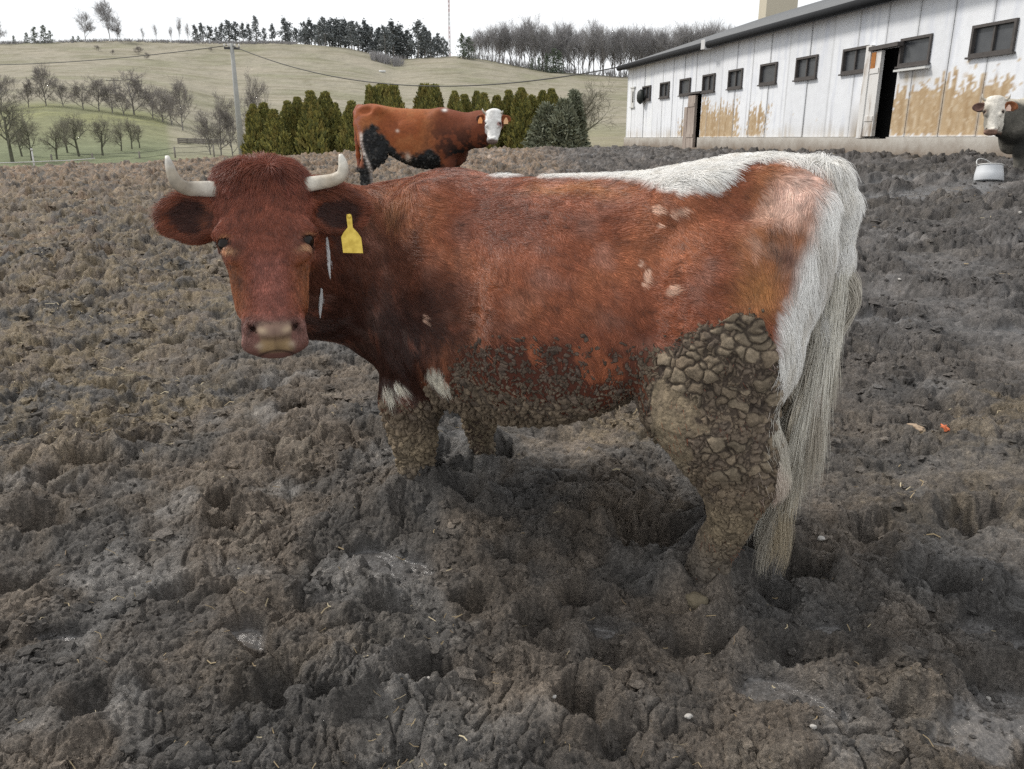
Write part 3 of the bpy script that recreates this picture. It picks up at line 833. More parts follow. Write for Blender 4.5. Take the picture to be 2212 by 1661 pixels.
def coat_main(P, N, h):
    x, y, z = P.T
    n1 = fbm3(P, 5, 3, 1); n2 = fbm3(P, 14, 3, 2); n3 = fbm3(P*A(1, 1, .35), 45, 2, 3)
    hu, hv, hn = h.loc(P)
    c = np.zeros((len(P), 3), np.float32) + A(.272, .088, .043)
    c = mixc(c, (.345, .124, .057), ss(-.1, .4, n1)*.8)
    c = mixc(c, (.17, .050, .026), ss(.05, .45, -n1+.4*n2)*.75)
    c = mixc(c, (.30, .125, .080), ss(.1, .5, n2)*ss(.02, -.3, x)*ss(.5, .9, z)*.6)
    c = mixc(c, (.42, .19, .075), np.exp(-((x-.46)**2/.004+(z-1.0)**2/.006))*ss(-.2, .2, n3)*.8)
    c = mixc(c, (.40, .165, .055), ss(.03, .0, np.abs(z-1.09+.03*n2))*ss(-.35, -.1, x)*ss(.12, .0, x)*.7)
    # dark fore end: wet dark fur, with shade painted into neck and chest
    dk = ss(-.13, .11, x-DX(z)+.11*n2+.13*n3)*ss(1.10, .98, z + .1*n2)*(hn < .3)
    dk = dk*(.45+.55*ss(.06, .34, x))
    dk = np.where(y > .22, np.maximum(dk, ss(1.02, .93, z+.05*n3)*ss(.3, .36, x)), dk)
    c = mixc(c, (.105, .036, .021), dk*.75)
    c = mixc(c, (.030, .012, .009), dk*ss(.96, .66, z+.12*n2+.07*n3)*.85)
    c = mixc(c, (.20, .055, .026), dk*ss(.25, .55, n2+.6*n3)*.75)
    # rump
    rp = ss(-.55, -.62, x+.03*n2)*ss(.80, .86, z)
    c = mixc(c, (.40, .17, .075), rp*ss(.3, -.3, n2)*.8)
    c = mixc(c, (.50, .30, .21), rp*ss(-.25, .15, n1+n2)*ss(.90, .96, z)*.9)
    c = mixc(c, (.16, .062, .040), np.exp(-(((x+.685)/.035)**2+((z-.965)/.045)**2))*.9*(.8+n2))
    c = mixc(c, (.15, .07, .045), np.exp(-(((x+.655)/.022)**2+((z-1.03)/.018)**2))*.7)
    c = mixc(c, (.50, .23, .08), np.exp(-(((x+.645)/.05)**2+((z-.88)/.05)**2))*.85)
    c = mixc(c, (.72, .50, .41), np.clip(1.25*np.exp(-(((x+.690)/.060)**2+((z-1.105)/.065)**2))+.2*n2, 0, 1)*.95)
    # white of the back, of the rear edge and of the tail
    ye = np.interp(x, YE_X, YE_Y, right=0)
    wb = ss(.018, -.018, np.abs(y)-ye+.02*n2+.012*n3)*(ye > .002)*ss(1.086, 1.103, z+.012*n3)
    wr = ss(-.012, .018, ZE(z)-x+.012*n2)*(x < -.6)*ss(.30, .38, z)*(np.abs(y) < .3)
    tl = ss(.045, .03, np.hypot(x+.758, y))*(x < -.725)
    wh = np.clip(np.maximum(np.maximum(wb, wr), tl), 0, 1)
    hip = np.exp(-(((x+.60)/.06)**2+((np.abs(y)-.13)/.06)**2))*(z > 1.08)
    wc = mixc(np.zeros((len(P), 3), np.float32)+A(.86, .845, .81), (.66, .62, .55), ss(.1, .5, n3)*.6)
    wc = mixc(wc, (.50, .45, .35), ss(.80, .42, z)*.8)
    wc = mixc(wc, (.46, .42, .36), ss(.1, .45, fbm3(P*A(1, 1, .22), 30, 2, 7))*ss(1.08, .95, z)*.65)
    wc = mixc(wc, (.66, .50, .43), ss(.05, .5, n1)*ss(.95, .85, z)*.5)
    c = c + (wc-c)*wh[:, None]
    # small white marks
    k = np.full(len(P), 9, np.float32)
    for (sx, sz, rx, rz, rot) in [(-.362,1.050,.020,.011,0),(-.42,1.050,.028,.011,-.3),(-.365,1.010,.009,.009,.5),(-.325,.916,.008,.010,0),(-.348,.885,.010,.026,.25),(-.425,.861,.022,.011,-.5),(.30,.72,.005,.012,0)]:
        dx = x-sx; dz = z-sz
        k = np.minimum(k, np.hypot((dx*math.cos(rot)+dz*math.sin(rot))/rx, (-dx*math.sin(rot)+dz*math.cos(rot))/rz))
    c = mixc(c, (.70, .45, .33), ss(1.25, .7, k+.5*n3)*(y > 0))
    of = np.minimum(np.hypot((x+.24)/.065, (z-.665)/.062), np.hypot((x+.068)/.018, (z-.665)/.04)) + .8*fbm3(P, 26, 3, 16)
    c = mixc(c, (.37, .12, .055), ss(1.2, .6, of)*(y > 0)*(.45+.55*ss(-.2, .3, n3)))
    # chest and elbow
    wp = np.min([np.linalg.norm((P-q[:3])/(np.array([1, 1, 1.])*q[3]), axis=1) for q in WP], axis=0) + .5*n2
    c = mixc(c, (.74, .69, .58), ss(1.2, .8, wp)*(hn < -.10))
    c = mixc(c, (.30, .09, .035), ss(.49, .51, x+.02*n2)*ss(.28, .33, z)*ss(.45, .41, z))
    # face
    hd = ss(-.16, -.10, hn)*ss(-.08, -.02, hv)*ss(.56, .53, hv)*(np.abs(hu) < .30)
    f = np.zeros((len(P), 3), np.float32) + A(.215, .064, .036)
    f = mixc(f, (.25, .088, .062), ss(.055, .02, np.abs(hu))*ss(.22, .28, hv))
    f = mixc(f, (.275, .095, .034), ss(.040, .10, np.abs(hu))*ss(.24, .28, hv)*ss(.42, .36, hv))
    f = mixc(f, (.15, .042, .027), ss(.14, .05, hv)*ss(-.2, .3, n2)*.7)
    ey = np.hypot((np.abs(hu)-.104)/.021, (hv-.2145)/.0125)
    f = mixc(f, (.72, .42, .23), np.exp(-(((np.abs(hu)-.092)/.018)**2+((hv-.235-.2*(.1-np.abs(hu)))/.0075)**2))*.95)
    f = mixc(f, (.42, .20, .09), np.exp(-(((np.abs(hu)-.104)/.016)**2+((hv-.199)/.006)**2))*.7)
    f = mixc(f, (.05, .022, .015), ss(1.15, .9, ey))
    f = mixc(f, (.09, .035, .022), np.exp(-(((np.abs(hu)-.070)/.02)**2+((hv-.225)/.03)**2))*.6)
    mz = ss(.395, .43, hv+.01*n2)
    f = mixc(f, (.195, .100, .082), mz*.85)
    pw = np.interp(hv, [.42, .428, .445, .470, .485, .500], [.034, .042, .046, .036, .042, .046])
    pad = ss(.008, -.004, np.abs(hu)-pw+.008*n3)*ss(.418, .428, hv+.004*n2)*ss(.505, .495, hv)*(hn > -.06)
    f = mixc(f, (.225, .150, .112), pad*.85)
    f = mixc(f, (.50, .37, .25), pad*np.exp(-(((np.abs(hu)-.030)/.013)**2+((hv-.449-.25*(.03-np.abs(hu)))/.010)**2))*.9)  # painted highlights below the nostrils
    f = mixc(f, (.37, .25, .125), pad*ss(.458, .482, hv+.006*n3)*ss(.05, .03, np.abs(hu))*.85)
    f = mixc(f, (.10, .06, .045), pad*np.exp(-((hu/.0035)**2))*ss(.43, .45, hv)*.25)
    f = mixc(f, (.52, .40, .29), np.exp(-(((np.abs(hu)-.040)/.010)**2+((hv-.484)/.008)**2))*.7)  # painted highlights on the lower lip
    f = f*(1+.35*pad*n3)[:, None]
    f = mixc(f, (.06, .032, .026), np.exp(-((hv-.497-.25*hu*hu/.05)/.0028)**2)*ss(.062, .05, np.abs(hu))*(hn > -.08)*.85)
    f = mixc(f, (.028, .014, .011), np.exp(-((((np.abs(hu)-.053)*.79-(hv-.438)*.61)/.0085)**2+(((np.abs(hu)-.053)*.61+(hv-.438)*.79)/.018)**2))*(hn > -.03)*.95)
    c = c + (f-c)*hd[:, None]
    # ears
    er = ss(.115, .128, np.abs(hu))*ss(.04, .05, hv)*ss(.22, .20, hv)*ss(-.16, -.13, hn)*ss(.02, -.02, hn)*(hd > .0)
    e = np.zeros((len(P), 3), np.float32) + A(.20, .060, .030)
    nn_ = N@np.array(h.n)
    ec = np.hypot((np.abs(hu)-np.where(hu < 0, .176, .187))/np.where(hu < 0, .060, .068), (hv-.128)/.048)
    inn = ss(1.0, .75, ec)*ss(.2, .5, nn_)
    e = mixc(e, (.045, .020, .016), inn*.9)
    e = mixc(e, (.30, .10, .05), inn*ss(.2, .5, n2+.5*n3)*.8)
    c = c + (e-c)*er[:, None]
    # grey dung stain at the vent
    c = mixc(c, (.22, .10, .02), np.exp(-(((x+.742)/.016)**2+((z-.93)/.06)**2))*.9*(np.abs(y) < .14))
    return c, dict(white=wh, hd=hd, hu=hu, hv=hv, hn=hn, ear=er, rp=rp, dk=dk)

def hair_mat(name, rough=.42):
    t = NT(name)
    a = t.attr('col').outputs['Color']
    return t.set(col=a, rough=rough, spec=.42)

def subdiv(V, F, N):
    """one linear split of quads, with normals carried along"""
    E = np.concatenate([F[:, [i, (i+1) % 4]] for i in range(4)])
    E.sort(axis=1)
    u, inv = np.unique(E, axis=0, return_inverse=True); inv = inv.reshape(4, -1)
    nv = len(V); ne = len(u)
    V2 = np.concatenate([V, (V[u[:,0]]+V[u[:,1]])/2, V[F].mean(1)])
    N2 = np.concatenate([N, N[u[:,0]]+N[u[:,1]], N[F].sum(1)])
    N2 /= np.linalg.norm(N2, axis=1, keepdims=True)+1e-9
    fc = nv+ne+np.arange(len(F)); e = [nv+inv[i] for i in range(4)]
    Q = [np.stack([F[:, i], e[i], fc, e[(i+3) % 4]], 1) for i in range(4)]
    return V2.astype(np.float32), np.concatenate(Q), N2.astype(np.float32)

def smooth_n(V, F, N, it=2):
    for _ in range(it):
        M = np.zeros_like(N); 
        for i in range(4): np.add.at(M, F[:, i], N[F].sum(1))
        N = M/(np.linalg.norm(M, axis=1, keepdims=True)+1e-9)
    return N

def mud_relief(P, m):
    """clod heights (m) and colours on the coat; m = mask"""
    x, y, z = P.T
    w = P + .010*np.stack([pn3(P[:,0]*30, P[:,1]*30, P[:,2]*30, s) for s in (1, 2, 3)], 1) + .005*np.stack([pn3(P[:,0]*75, P[:,1]*75, P[:,2]*75, s) for s in (4, 5, 6)], 1)
    n = fbm3(P, 12, 2, 9)
    n3_ = fbm3(P, 70, 3, 15)
    big = ss(.37, .45, z+.03*n)*ss(-.36, -.43, x+.02*n)                        # plates on the thigh
    f1, f2, c1 = worley3(w*A(28, 28, 31), 21)
    hA = np.minimum(ss(.02, .24, f2-f1), 1)*(1-.55*np.clip(f1/.7, 0, 1)**2)
    keepA = c1 < m*1.25
    f1b, f2b, c2 = worley3(w*A(50, 50, 42), 22)
    hB = ss(.03, .34, f2b-f1b)*(1-.5*np.clip(f1b/.7, 0, 1)**2)
    bly = ss(-.42, -.34, x)
    n4 = fbm3(P, 22, 3, 17)
    sm = ss(-.385, -.42, x+.02*n)*ss(-.57, -.48, x+.07*n4)*ss(.68, .58, z+.07*n4+.03*n)*ss(.38, .45, z+.04*n4)
    keepB = c2 < m*((.50+.55*ss(.62, .46, z+.05*n)+.5*ss(.33, .27, z))*(1-bly) + bly*(.10+.95*ss(.60, .42, z+.06*n)))*1.05
    f1c, f2c, c3 = worley3(w*A(105, 105, 90), 23)
    hC = ss(.0, .3, f2c-f1c)
    keepC = c3 < m*(.52+.5*ss(.5, .33, z))
    keepP = c1 > .46
    H = np.where(keepA & (big > .5) & keepP, .003+.0085*hA*(.5+.8*c1)+.0025*n3_, -.012)
    HB_ = np.where(keepB, .002+(.0085*(1-.45*ss(.40, .28, z))*(1+1.1*bly*ss(.50, .40, z)))*hB*(.5+.9*c2)+.002*n3_, -.012)
    HC_ = np.where(keepC, .001+.0048*hC*(.5+c3), -.012)
    H2 = np.maximum(np.where((big > .5) & keepP, H, HB_), HC_)
    coat = np.where(m > .55, .0015+.0015*n, -.012)*ss(.45, .30, z) + -.012*(1-ss(.45, .30, z))
    coat2 = np.where((big > .5) & (m > .5), .0012, -.012)
    H2 = np.maximum(np.maximum(H2, coat), coat2)
    H2 = np.where(sm > .5, .0025+.003*n3_+.0012*np.maximum(hC*keepC, 0), H2)
    cid = np.where(big > .5, c1, c2)
    dome = np.where((big > .5) & keepP, hA, np.maximum(hB*keepB, .8*hC*keepC))
    n2 = fbm3(P, 40, 3, 12)
    col = np.zeros((len(P), 3), np.float32)+A(.172, .132, .092)
    col = mixc(col, (.200, .162, .115), ss(.35, .95, cid)*big*.8)
    col = mixc(col, (.105, .082, .066), ss(.5, .0, cid)*.7)
    col = mixc(col, (.245, .195, .125), ss(.36, .28, z)*(.5+.5*n)*.8)
    col = mixc(col, (.30, .25, .17), ss(-.39, -.42, x)*ss(-.53, -.45, x)*ss(.62, .5, z)*ss(.33, .4, z)*.6)
    col = mixc(col, (.105, .092, .080), ss(.24, .06, z+.05*n)*.85)
    col = mixc(col, (.26, .205, .135), ss(.3, .8, sm)*(.60+.6*n3_))
    bel = ss(-.40, -.3, x)*ss(.30, .36, z)
    col = mixc(col, (.095, .066, .052), bel*ss(.48, .66, z)*.8)
    col = mixc(col, (.040, .030, .024), ss(.30, .02, dome)*.8*(1-.8*ss(.35, .7, sm)))       # colour darkened in the seams between the clods
    col *= (1+.45*n2+.3*(c3-.5)+.45*(np.mod(cid*7.3, 1)-.5))[:, None]
    H2 = H2 + np.where(H2 > -.004, .010*fbm3(P, 13, 2, 14)*ss(.40, .30, z), 0)
    return H2, np.clip(col, .012, .6)

def dress_main():
    h, V, F = main_cow()
    N = vnormals(V, F)
    tf = lambda P: (np.asarray(P)@BAS + OX - OR)
    OR = np.array([OX[0], OX[1], 0.04])
    global FL
    from mathutils.bvhtree import BVHTree
    bvh = BVHTree.FromPolygons((V@BAS+OX).tolist(), F.tolist())
    FL = []
    global WP
    WP = []
    for q in [(706,512),(713,598),(695,622),(692,684)]:
        hit = bvh.ray_cast(Vector((0, 0, CH)), Vector(ray(*q)).normalized())[0]
        FL.append(to_local(np.array(hit)).astype(np.float32))
    for qx, qy, r_ in [(800,812,.030),(818,832,.034),(836,848,.030),(862,836,.022),(940,812,.030),(952,835,.028)]:
        hit = bvh.ray_cast(Vector((0, 0, CH)), Vector(ray(qx, qy)).normalized())[0]
        if hit is not None: WP.append(np.append(to_local(np.array(hit)), r_).astype(np.float32))
    root = empty('cow', OR)
    tag(root, 'red brown horned cow with white back and mud-caked legs, wearing a yellow ear tag', 'cow', 'cattle in the yard')
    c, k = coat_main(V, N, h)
    mm = mud_mask(V)
    skin = c*.80
    lowb = ss(-.40, -.34, V[:, 0])*ss(.36, .44, V[:, 2])
    skin = mixc(skin, (.075, .055, .042), ss(.2, .7, mm)*.9*(1-lowb))
    skin = mixc(skin, (.075, .026, .017), ss(.3, .8, mm)*.9*lowb)
    t = NT('hide'); a = t.attr('col').outputs['Color']
    sk = t.set(col=a, rough=.7, spec=.2, normal=t.bump(t.noise(260, 3), .4, .003))
    Vb, Fb, Nb = subdiv(V, F, N)
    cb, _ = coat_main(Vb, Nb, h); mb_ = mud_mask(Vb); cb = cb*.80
    lowb = ss(-.40, -.34, Vb[:, 0])*ss(.36, .44, Vb[:, 2])
    cb = mixc(cb, (.075, .055, .042), ss(.2, .7, mb_)*.9*(1-lowb)); cb = mixc(cb, (.075, .026, .017), ss(.3, .8, mb_)*.9*lowb)
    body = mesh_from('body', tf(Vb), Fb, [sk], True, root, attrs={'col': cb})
    # mud crust
    fm = mm[F].max(1) > .04
    Fm = F[fm]; u, inv = np.unique(Fm, return_inverse=True); Fm = inv.reshape(Fm.shape); Vm = V[u]; Nm = smooth_n(Vm, Fm, N[u], 3)
    Vm, Fm, Nm = subdiv(Vm, Fm, Nm); Vm, Fm, Nm = subdiv(Vm, Fm, Nm)
    mk = mud_mask(Vm)
    H, mc = mud_relief(Vm, mk)
    drop = (H[Fm] < -.004).all(1); Fm2 = Fm[~drop]
    u, inv = np.unique(Fm2, return_inverse=True); Fm2 = inv.reshape(Fm2.shape)
    mudm = attr_mat('dried_mud', .88, .25, 160, .3, .004, 420)
    crust = mesh_from('mud_crust', tf(Vm[u]+Nm[u]*H[u][:, None]), Fm2, [mudm], True, root, attrs={'col': mc[u]})
    # coat hair
    rg = np.random.default_rng(3)
    fu = np.abs(k['hu'])
    hdm = k['hd']
    muzzle = hdm*np.maximum(ss(.420, .432, k['hv'])*ss(.060, .050, fu+.35*np.clip(k['hv']-.45, 0, 1)), ss(.470, .490, k['hv']))*(k['hn'] > -.10)
    eyeh = hdm*ss(1.15, .9, np.hypot((fu-.104)/.022, (k['hv']-.2145)/.0135))
    dens = (1-.97*ss(.15, .75, mm))*np.where(V[:, 1] < -.10, .22, 1.0)
    dens = dens*(1-muzzle)*(1-eyeh)*(1+1.6*hdm)
    top = ss(.93, 1.06, V[:, 2])*k['white']
    dens *= (1+.8*top)
    inn_ = k['ear']*ss(1.0, .8, np.hypot((fu-.188)/.070, (k['hv']-.126)/.050))*ss(.2, .5, N@np.array(h.n))
    dens *= 1-.6*inn_
    dens[V[:, 2] < .05] = 0
    P, fi, W = tri_sample(V, F, 190000, dens[F].mean(1), rg)
    Nn = sum(N[F[fi, i]]*W[:, i:i+1] for i in range(4)); Nn /= np.linalg.norm(Nn, axis=1, keepdims=True)+1e-9
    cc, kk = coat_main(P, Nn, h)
    x, y, z = P.T
    D = np.zeros_like(P) + A(-1, 0, -.38)
    lo = ss(.80, .55, z)
    D = D + (A(-.35, 0, -1)-D)*lo[:, None]
    ne = ss(.33, .45, x)
    D = D + (A(-.25, -.1, -1)-D)*ne[:, None]
    rr = ss(-.52, -.64, x)
    D = D + (A(-.45, 0, -.9)-D)*rr[:, None]
    hd = kk['hd']
    hvw = np.array(h.v)[None]; huw = np.array(h.u)[None]; hnw = np.array(h.n)[None]
    Dh = hvw + huw*(np.sign(kk['hu'])*.45*ss(.02, .09, np.abs(kk['hu'])))[:, None]
    D = D + (Dh-D)*hd[:, None]
    er = kk['ear']
    De = huw*np.sign(kk['hu'])[:, None]*1.0 + hvw*.25
    D = D + (De-D)*er[:, None]
    sw = np.stack([fbm3(P, 7, 2, 200+i) for i in range(3)], 1)*.75 + np.stack([fbm3(P, 38, 2, 210+i) for i in range(3)], 1)*.75
    D = D + sw + (rg.random(P.shape)-.5)*.22
    D -= Nn*(D*Nn).sum(1)[:, None]; D /= np.linalg.norm(D, axis=1, keepdims=True)+1e-9
    wh = kk['white']
    Ln = np.full(len(P), .0165) + .012*ne*(1-hd) + .008*lo
    topm = ss(.98, 1.08, z)*ss(.3, .8, Nn[:, 2])
    Ln += .018*wh*topm + .012*wh*rr
    Ln = Ln*(1-hd) + hd*(.010-.003*ss(.38, .42, kk['hv'])+.022*ss(.16, .02, kk['hv'])+.010*er)
    Ln *= .6+.8*rg.random(len(P))
    lift = .20 + .42*wh*topm + .25*wh*rr + hd*(.05+.35*ss(.13, .03, kk['hv'])) + .12*er
    lift *= .6+.8*rg.random(len(P))
    d0 = D*(1-lift*.6)[:, None] + Nn*lift[:, None]
    bend = D*.25 - Nn*(lift*.55)[:, None] + np.stack([np.zeros(len(P)), np.zeros(len(P)), -.18*wh*(topm+rr)], 1)
    st = fbm3(P, 55, 2, 230) + .5*fbm3(P, 130, 1, 231)
    st2 = fbm3(P*A(.55, 1, 1.3), 26, 2, 233)
    cv = cc*np.clip(1+(.50*st+.26*st2+.30*(rg.random(len(P))-.5))*(1-.75*kk['white']), .25, 1.9)[:, None]
    ad = lambda D_: D_@BAS
    hm = hair_mat('hair')
    rad = np.full(len(P), .00060)
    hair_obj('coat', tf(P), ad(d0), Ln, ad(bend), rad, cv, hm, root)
    # long forelock on the poll, in locks
    ncl = 190; cu = (rg.random(ncl)-.5)*.165; cvv = -.010+.10*rg.random(ncl)**1.2
    ca = rg.normal(0, .75, ncl); cl = ((.016+.026*rg.random(ncl))*ss(.12, .03, cvv)+.010)*(1-.45*ss(.055, .085, np.abs(cu))); cn = .22+.36*rg.random(ncl); ct_ = .6+.8*rg.random(ncl)
    nf = 9000; wi = rg.integers(0, ncl, nf)
    du = rg.normal(0, .0065, nf); dv = rg.normal(0, .0065, nf)
    u0 = np.clip(cu[wi]+du, -.095, .095); v0 = np.clip(cvv[wi]+dv, -.011, .14)
    fr = HF(v0)
    Pl = np.array(h.o)[None] + h.k*(u0[:, None]*huw + v0[:, None]*hvw + (fr-.004-.9*u0*u0)[:, None]*hnw)
    Lf = cl[wi]*(.8+.35*rg.random(nf))
    side = np.sin(ca[wi])*.9 + cu[wi]*1.5; down = np.cos(ca[wi])*.85+.15
    d0 = hvw*down[:, None] + hnw*(cn[wi]+.15*rg.normal(0, 1, nf))[:, None] + huw*side[:, None]
    be = hvw*.30 - hnw*(cn[wi]*.75)[:, None] - (huw*(du/Lf*.75)[:, None] + hvw*(dv/Lf*.75)[:, None])
    cf = A(.175, .048, .028)[None]*(ct_[wi]*(.8+.4*rg.random(nf)))[:, None]
    hair_obj('forelock', tf(Pl), ad(d0), Lf, ad(be), np.full(nf, .00065), cf, hm, root, 5)
    # tail hair: bushy top, long switch
    TL = np.array([(-.70,0,1.13),(-.742,0,1.08),(-.762,0,.97),(-.756,.0,.84),(-.736,.01,.70),(-.718,.02,.56),(-.706,.02,.42)])
    tt = np.linspace(0, 1, len(TL)); nT = 16000; nl = 130
    sl_ = rg.random(nl)**.8; al = rg.random(nl)*2*np.pi; li = rg.integers(0, nl, nT)
    s = np.clip(sl_[li]+rg.normal(0, .02, nT), 0, 1); a = al[li]+rg.normal(0, .25, nT)
    Pc = np.stack([cubic(tt, TL[:, i])(s) for i in range(3)], 1)
    rad_t = (.030-.016*s)*(.5+.5*np.sqrt(rg.random(nT)))
    off = np.stack([np.cos(a), np.sin(a), 0*a], 1)
    Pr = Pc + off*rad_t[:, None]
    lk = rg.normal(0, 1, (nl, 3))[li]
    Ll = np.where(sl_ < .35, .045+.045*rg.random(nl), .07+.30*rg.random(nl)*ss(.2, .6, sl_))
    Lt = Ll[li]*(.75+.35*rg.random(nT))
    Lt = np.minimum(Lt, np.maximum(Pr[:, 2]-(.09+.07*rg.random(nl)[li]), .03))
    d0 = A(.0, 0, -1)[None] + off*(.30*(1-.95*s)+.03)[:, None] + lk*A(.022, .022, 0)[None]*(.4+s)[:, None] + A(.10, 0, 0)[None]*ss(.25, .5, s)[:, None]
    d0 += A(-.30, 0, .42)[None]*ss(.42, .05, s)[:, None]
    be = A(.0, 0, -.12)[None] + lk*A(.022, .022, 0)[None] + rg.normal(0, .02, (nT, 3))
    ct = mixc(np.zeros((nT, 3), np.float32)+A(.72, .69, .61), (.46, .385, .27), ss(.45, 1.0, s)*np.clip(.55+.4*lk[:, 0], 0, 1))
    ct = mixc(ct, (.20, .145, .09), (lk[:, 2] > .9)*ss(.3, .7, s)*.7)
    ct = mixc(ct, (.34, .30, .24), (lk[:, 2] < -.8)*.7)
    ct *= (.8+.4*rg.random((nT, 1)))
    wv = lk*A(1, 1, 0)[None]*.27 + rg.normal(0, .06, (nT, 3))
    hair_obj('tail_switch', tf(Pr), ad(d0), Lt, ad(be), np.full(nT, .00095), ct, hm, root, 9, ad(wv))
    # two thin white flashes of hair on the throat
    for p, q in ((0, 1), (2, 3)):
        nF = 260; t_ = rg.random(nF)*.85; dd = FL[q]-FL[p]; L0 = np.linalg.norm(dd); dd = dd/L0
        c0 = FL[p][None]+(FL[q]-FL[p])[None]*t_[:, None]; nrm = (np.array([0, 0, CH])-OX)@BAS.T - c0; nrm /= np.linalg.norm(nrm, axis=1, keepdims=True)
        sd_ = np.cross(nrm, dd[None]); c0 = c0 + sd_*(rg.normal(0, .0028, nF)*np.sin(np.pi*(.1+t_)))[:, None] + nrm*.011
        hair_obj('throat_flash', tf(c0), ad(np.tile(dd, (nF, 1)) + nrm*.02), np.full(nF, L0*.22), ad(nrm*-.05), np.full(nF, .0007), np.full((nF, 3), .62)*(.85+.25*rg.random((nF, 1))), hm, root)
    # eyes, horns, tag
    em = NT('eye'); em = em.set(col=(.012, .008, .006), rough=.16, spec=.22)
    for s_ in (1, -1): eye_part(h, s_, root, em, tf)
    hmat = attr_mat('horn', .45, .35, 28, .34, .0025, 110)
    LEFT_SH = [(.50,.46,.38),(.55,.51,.44),(.24,.20,.15),(.30,.26,.20),(.72,.69,.63)]
    for pts, rads in (
        ([h.p(-.080, .070, -.050), h.p(-.125, .068, -.040), h.p(-.155, .070, -.030), h.p(-.183, .071, -.020), h.p(-.202, .060, -.012), h.p(-.211, .038, -.007), h.p(-.216, .014, -.005), h.p(-.219, -.006, -.004)], [.024, .023, .0215, .020, .0185, .0155, .0115, .0055]),
        ([h.p(.085, .066, -.050), h.p(.120, .060, -.040), h.p(.155, .058, -.028), h.p(.186, .056, -.014), h.p(.206, .046, -.004), h.p(.210, .028, .003), h.p(.208, .010, .006), h.p(.205, -.004, .008)], [.024, .0225, .0205, .019, .0175, .015, .0115, .0055])):
        horn_part(pts, rads, root, hmat, tf, LEFT_SH if rads[0] == .024 and rads[1] == .023 else HORN_SH)
    # yellow flag tag hanging from the animal's left ear
    oc = [(-.005,.0),(.005,.0),(.0065,.006),(.006,.034),(.017,.048),(.0235,.060),(.0245,.100),(-.0225,.100),(-.0235,.060),(-.017,.048),(-.006,.034),(-.0065,.006)]
    T0 = h.p(.2185, .140, -.052); tv = np.array(h.v)*.97+np.array(h.n)*.05; tu = np.array(h.u)+np.array(h.v)*.06; tn = np.cross(tu, tv)
    if tn@h.n < 0: tn = -tn
    oc = [(a_*1.12, b_*1.10) for a_, b_ in oc]
    V1 = np.array([T0+a_*tu+b_*tv+tn*.0012 for a_, b_ in oc]+[T0+a_*tu+b_*tv-tn*.0012 for a_, b_ in oc])
    nO = len(oc); import bmesh
    bm = bmesh.new(); vs = [bm.verts.new(tuple(v)) for v in tf(V1)]
    bm.faces.new(vs[:nO]); bm.faces.new(vs[nO:][::-1])
    for i in range(nO): j = (i+1) % nO; bm.faces.new((vs[i], vs[nO+i], vs[nO+j], vs[j]))
    bmesh.ops.recalc_face_normals(bm, faces=bm.faces)
    me = bpy.data.meshes.new('ear_tag'); bm.to_mesh(me); bm.free()
    t = NT('tag_plastic'); n_ = t.noise(60, 4)
    me.materials.append(t.set(col=t.mixc(t.ramp(n_, [(.35, 0), (.65, 1)]), (.52, .36, .045), (.72, .52, .09)), rough=.45, spec=.35))
    et = bpy.data.objects.new('ear_tag', me); COL.objects.link(et); et.parent = root
    mb = MB(); q = h.p(.2185, .146, -.050)
    mb.tube(tf(np.array([q-np.array(h.n)*.012, q+np.array(h.n)*.004, q+np.array(h.n)*.006])), [.006, .006, .003], 10)
    mb.build('tag_stud', me.materials[0], et, True)
    return h
FLASH = [A(.40,.40,.93), A(.41,.40,.80), A(.45,.46,.77), A(.47,.44,.68)]
SC.cycles_curves.shape = 'THICK'
MAIN_H = dress_main()
# ------------------------------------------------------------------ meadow, hillside
def azt(sx, sy):
    r = ray(sx, sy); return math.atan2(r[0], r[1]), r[2]/math.hypot(r[0], r[1])
def table(pts):
    q = sorted(azt(*p) for p in pts); return np.array([a for a, _ in q]), np.array([b for _, b in q])
RIDGE = table([(-900,96),(0,93),(250,87),(517,92),(605,91),(700,98),(746,102),(800,114),(852,127),(930,124),(985,120),(1050,128),(1116,141),(1186,153),(1345,165),(1700,178),(2300,190),(3200,200)])
KNOLL = table([(-900,240),(0,234),(100,224),(200,229),(300,238),(400,262),(480,292),(600,296),(1000,292),(1350,285),(2300,290),(3200,290)])
R0, R1, R2 = 46.0, 108.0, 320.0
def far_z(x, y):
    x = np.asarray(x, float); y = np.asarray(y, float)
    a = np.arctan2(x, y); r = np.hypot(x, y)
    z0 = np.interp(a, [-.6, -.2, 0, .3], [-.30, -.05, .25, .6])
    zk = CH + R1*np.interp(a, *KNOLL)
    zr = CH + R2*np.interp(a, *RIDGE)
    s1 = np.clip((r-R0)/(R1-R0), 0, 1)
    s2 = np.clip((r-R1)/(R2-R1), 0, 1)
    z = z0 + (zk-z0)*(s1**1.25)
    z = z + (zr-zk)*(s2**1.05*(1-.12*np.sin(s2*np.pi)))
    z = np.where(r > R2, zr - (r-R2)*.03, z)
    z = z + np.where(r < R0, -.35*np.clip((R0-r)/20, 0, 1), 0)
    z = z + .0022*r*pn2(x*.06, y*.06, 401)*ss(60, 120, r)*ss(320, 290, r) + .06*pn2(x*.3, y*.3, 402)
    return z.reshape(x.shape) if x.ndim else float(np.ravel(z)[0])
def far_hit(sx, sy, r0=24.0):
    d = ray(sx, sy); d = d/np.hypot(d[0], d[1])
    rr = r0*np.exp(np.linspace(0, math.log(500/r0), 3000))
    X = d[0]*rr; Y = d[1]*rr; Z = CH+d[2]*rr
    k = np.argmax(far_z(X, Y) >= Z)
    if k == 0: k = np.argmin(np.abs(rr-R2))
    return np.array([X[k], Y[k], far_z(X[k], Y[k])]), rr[k]

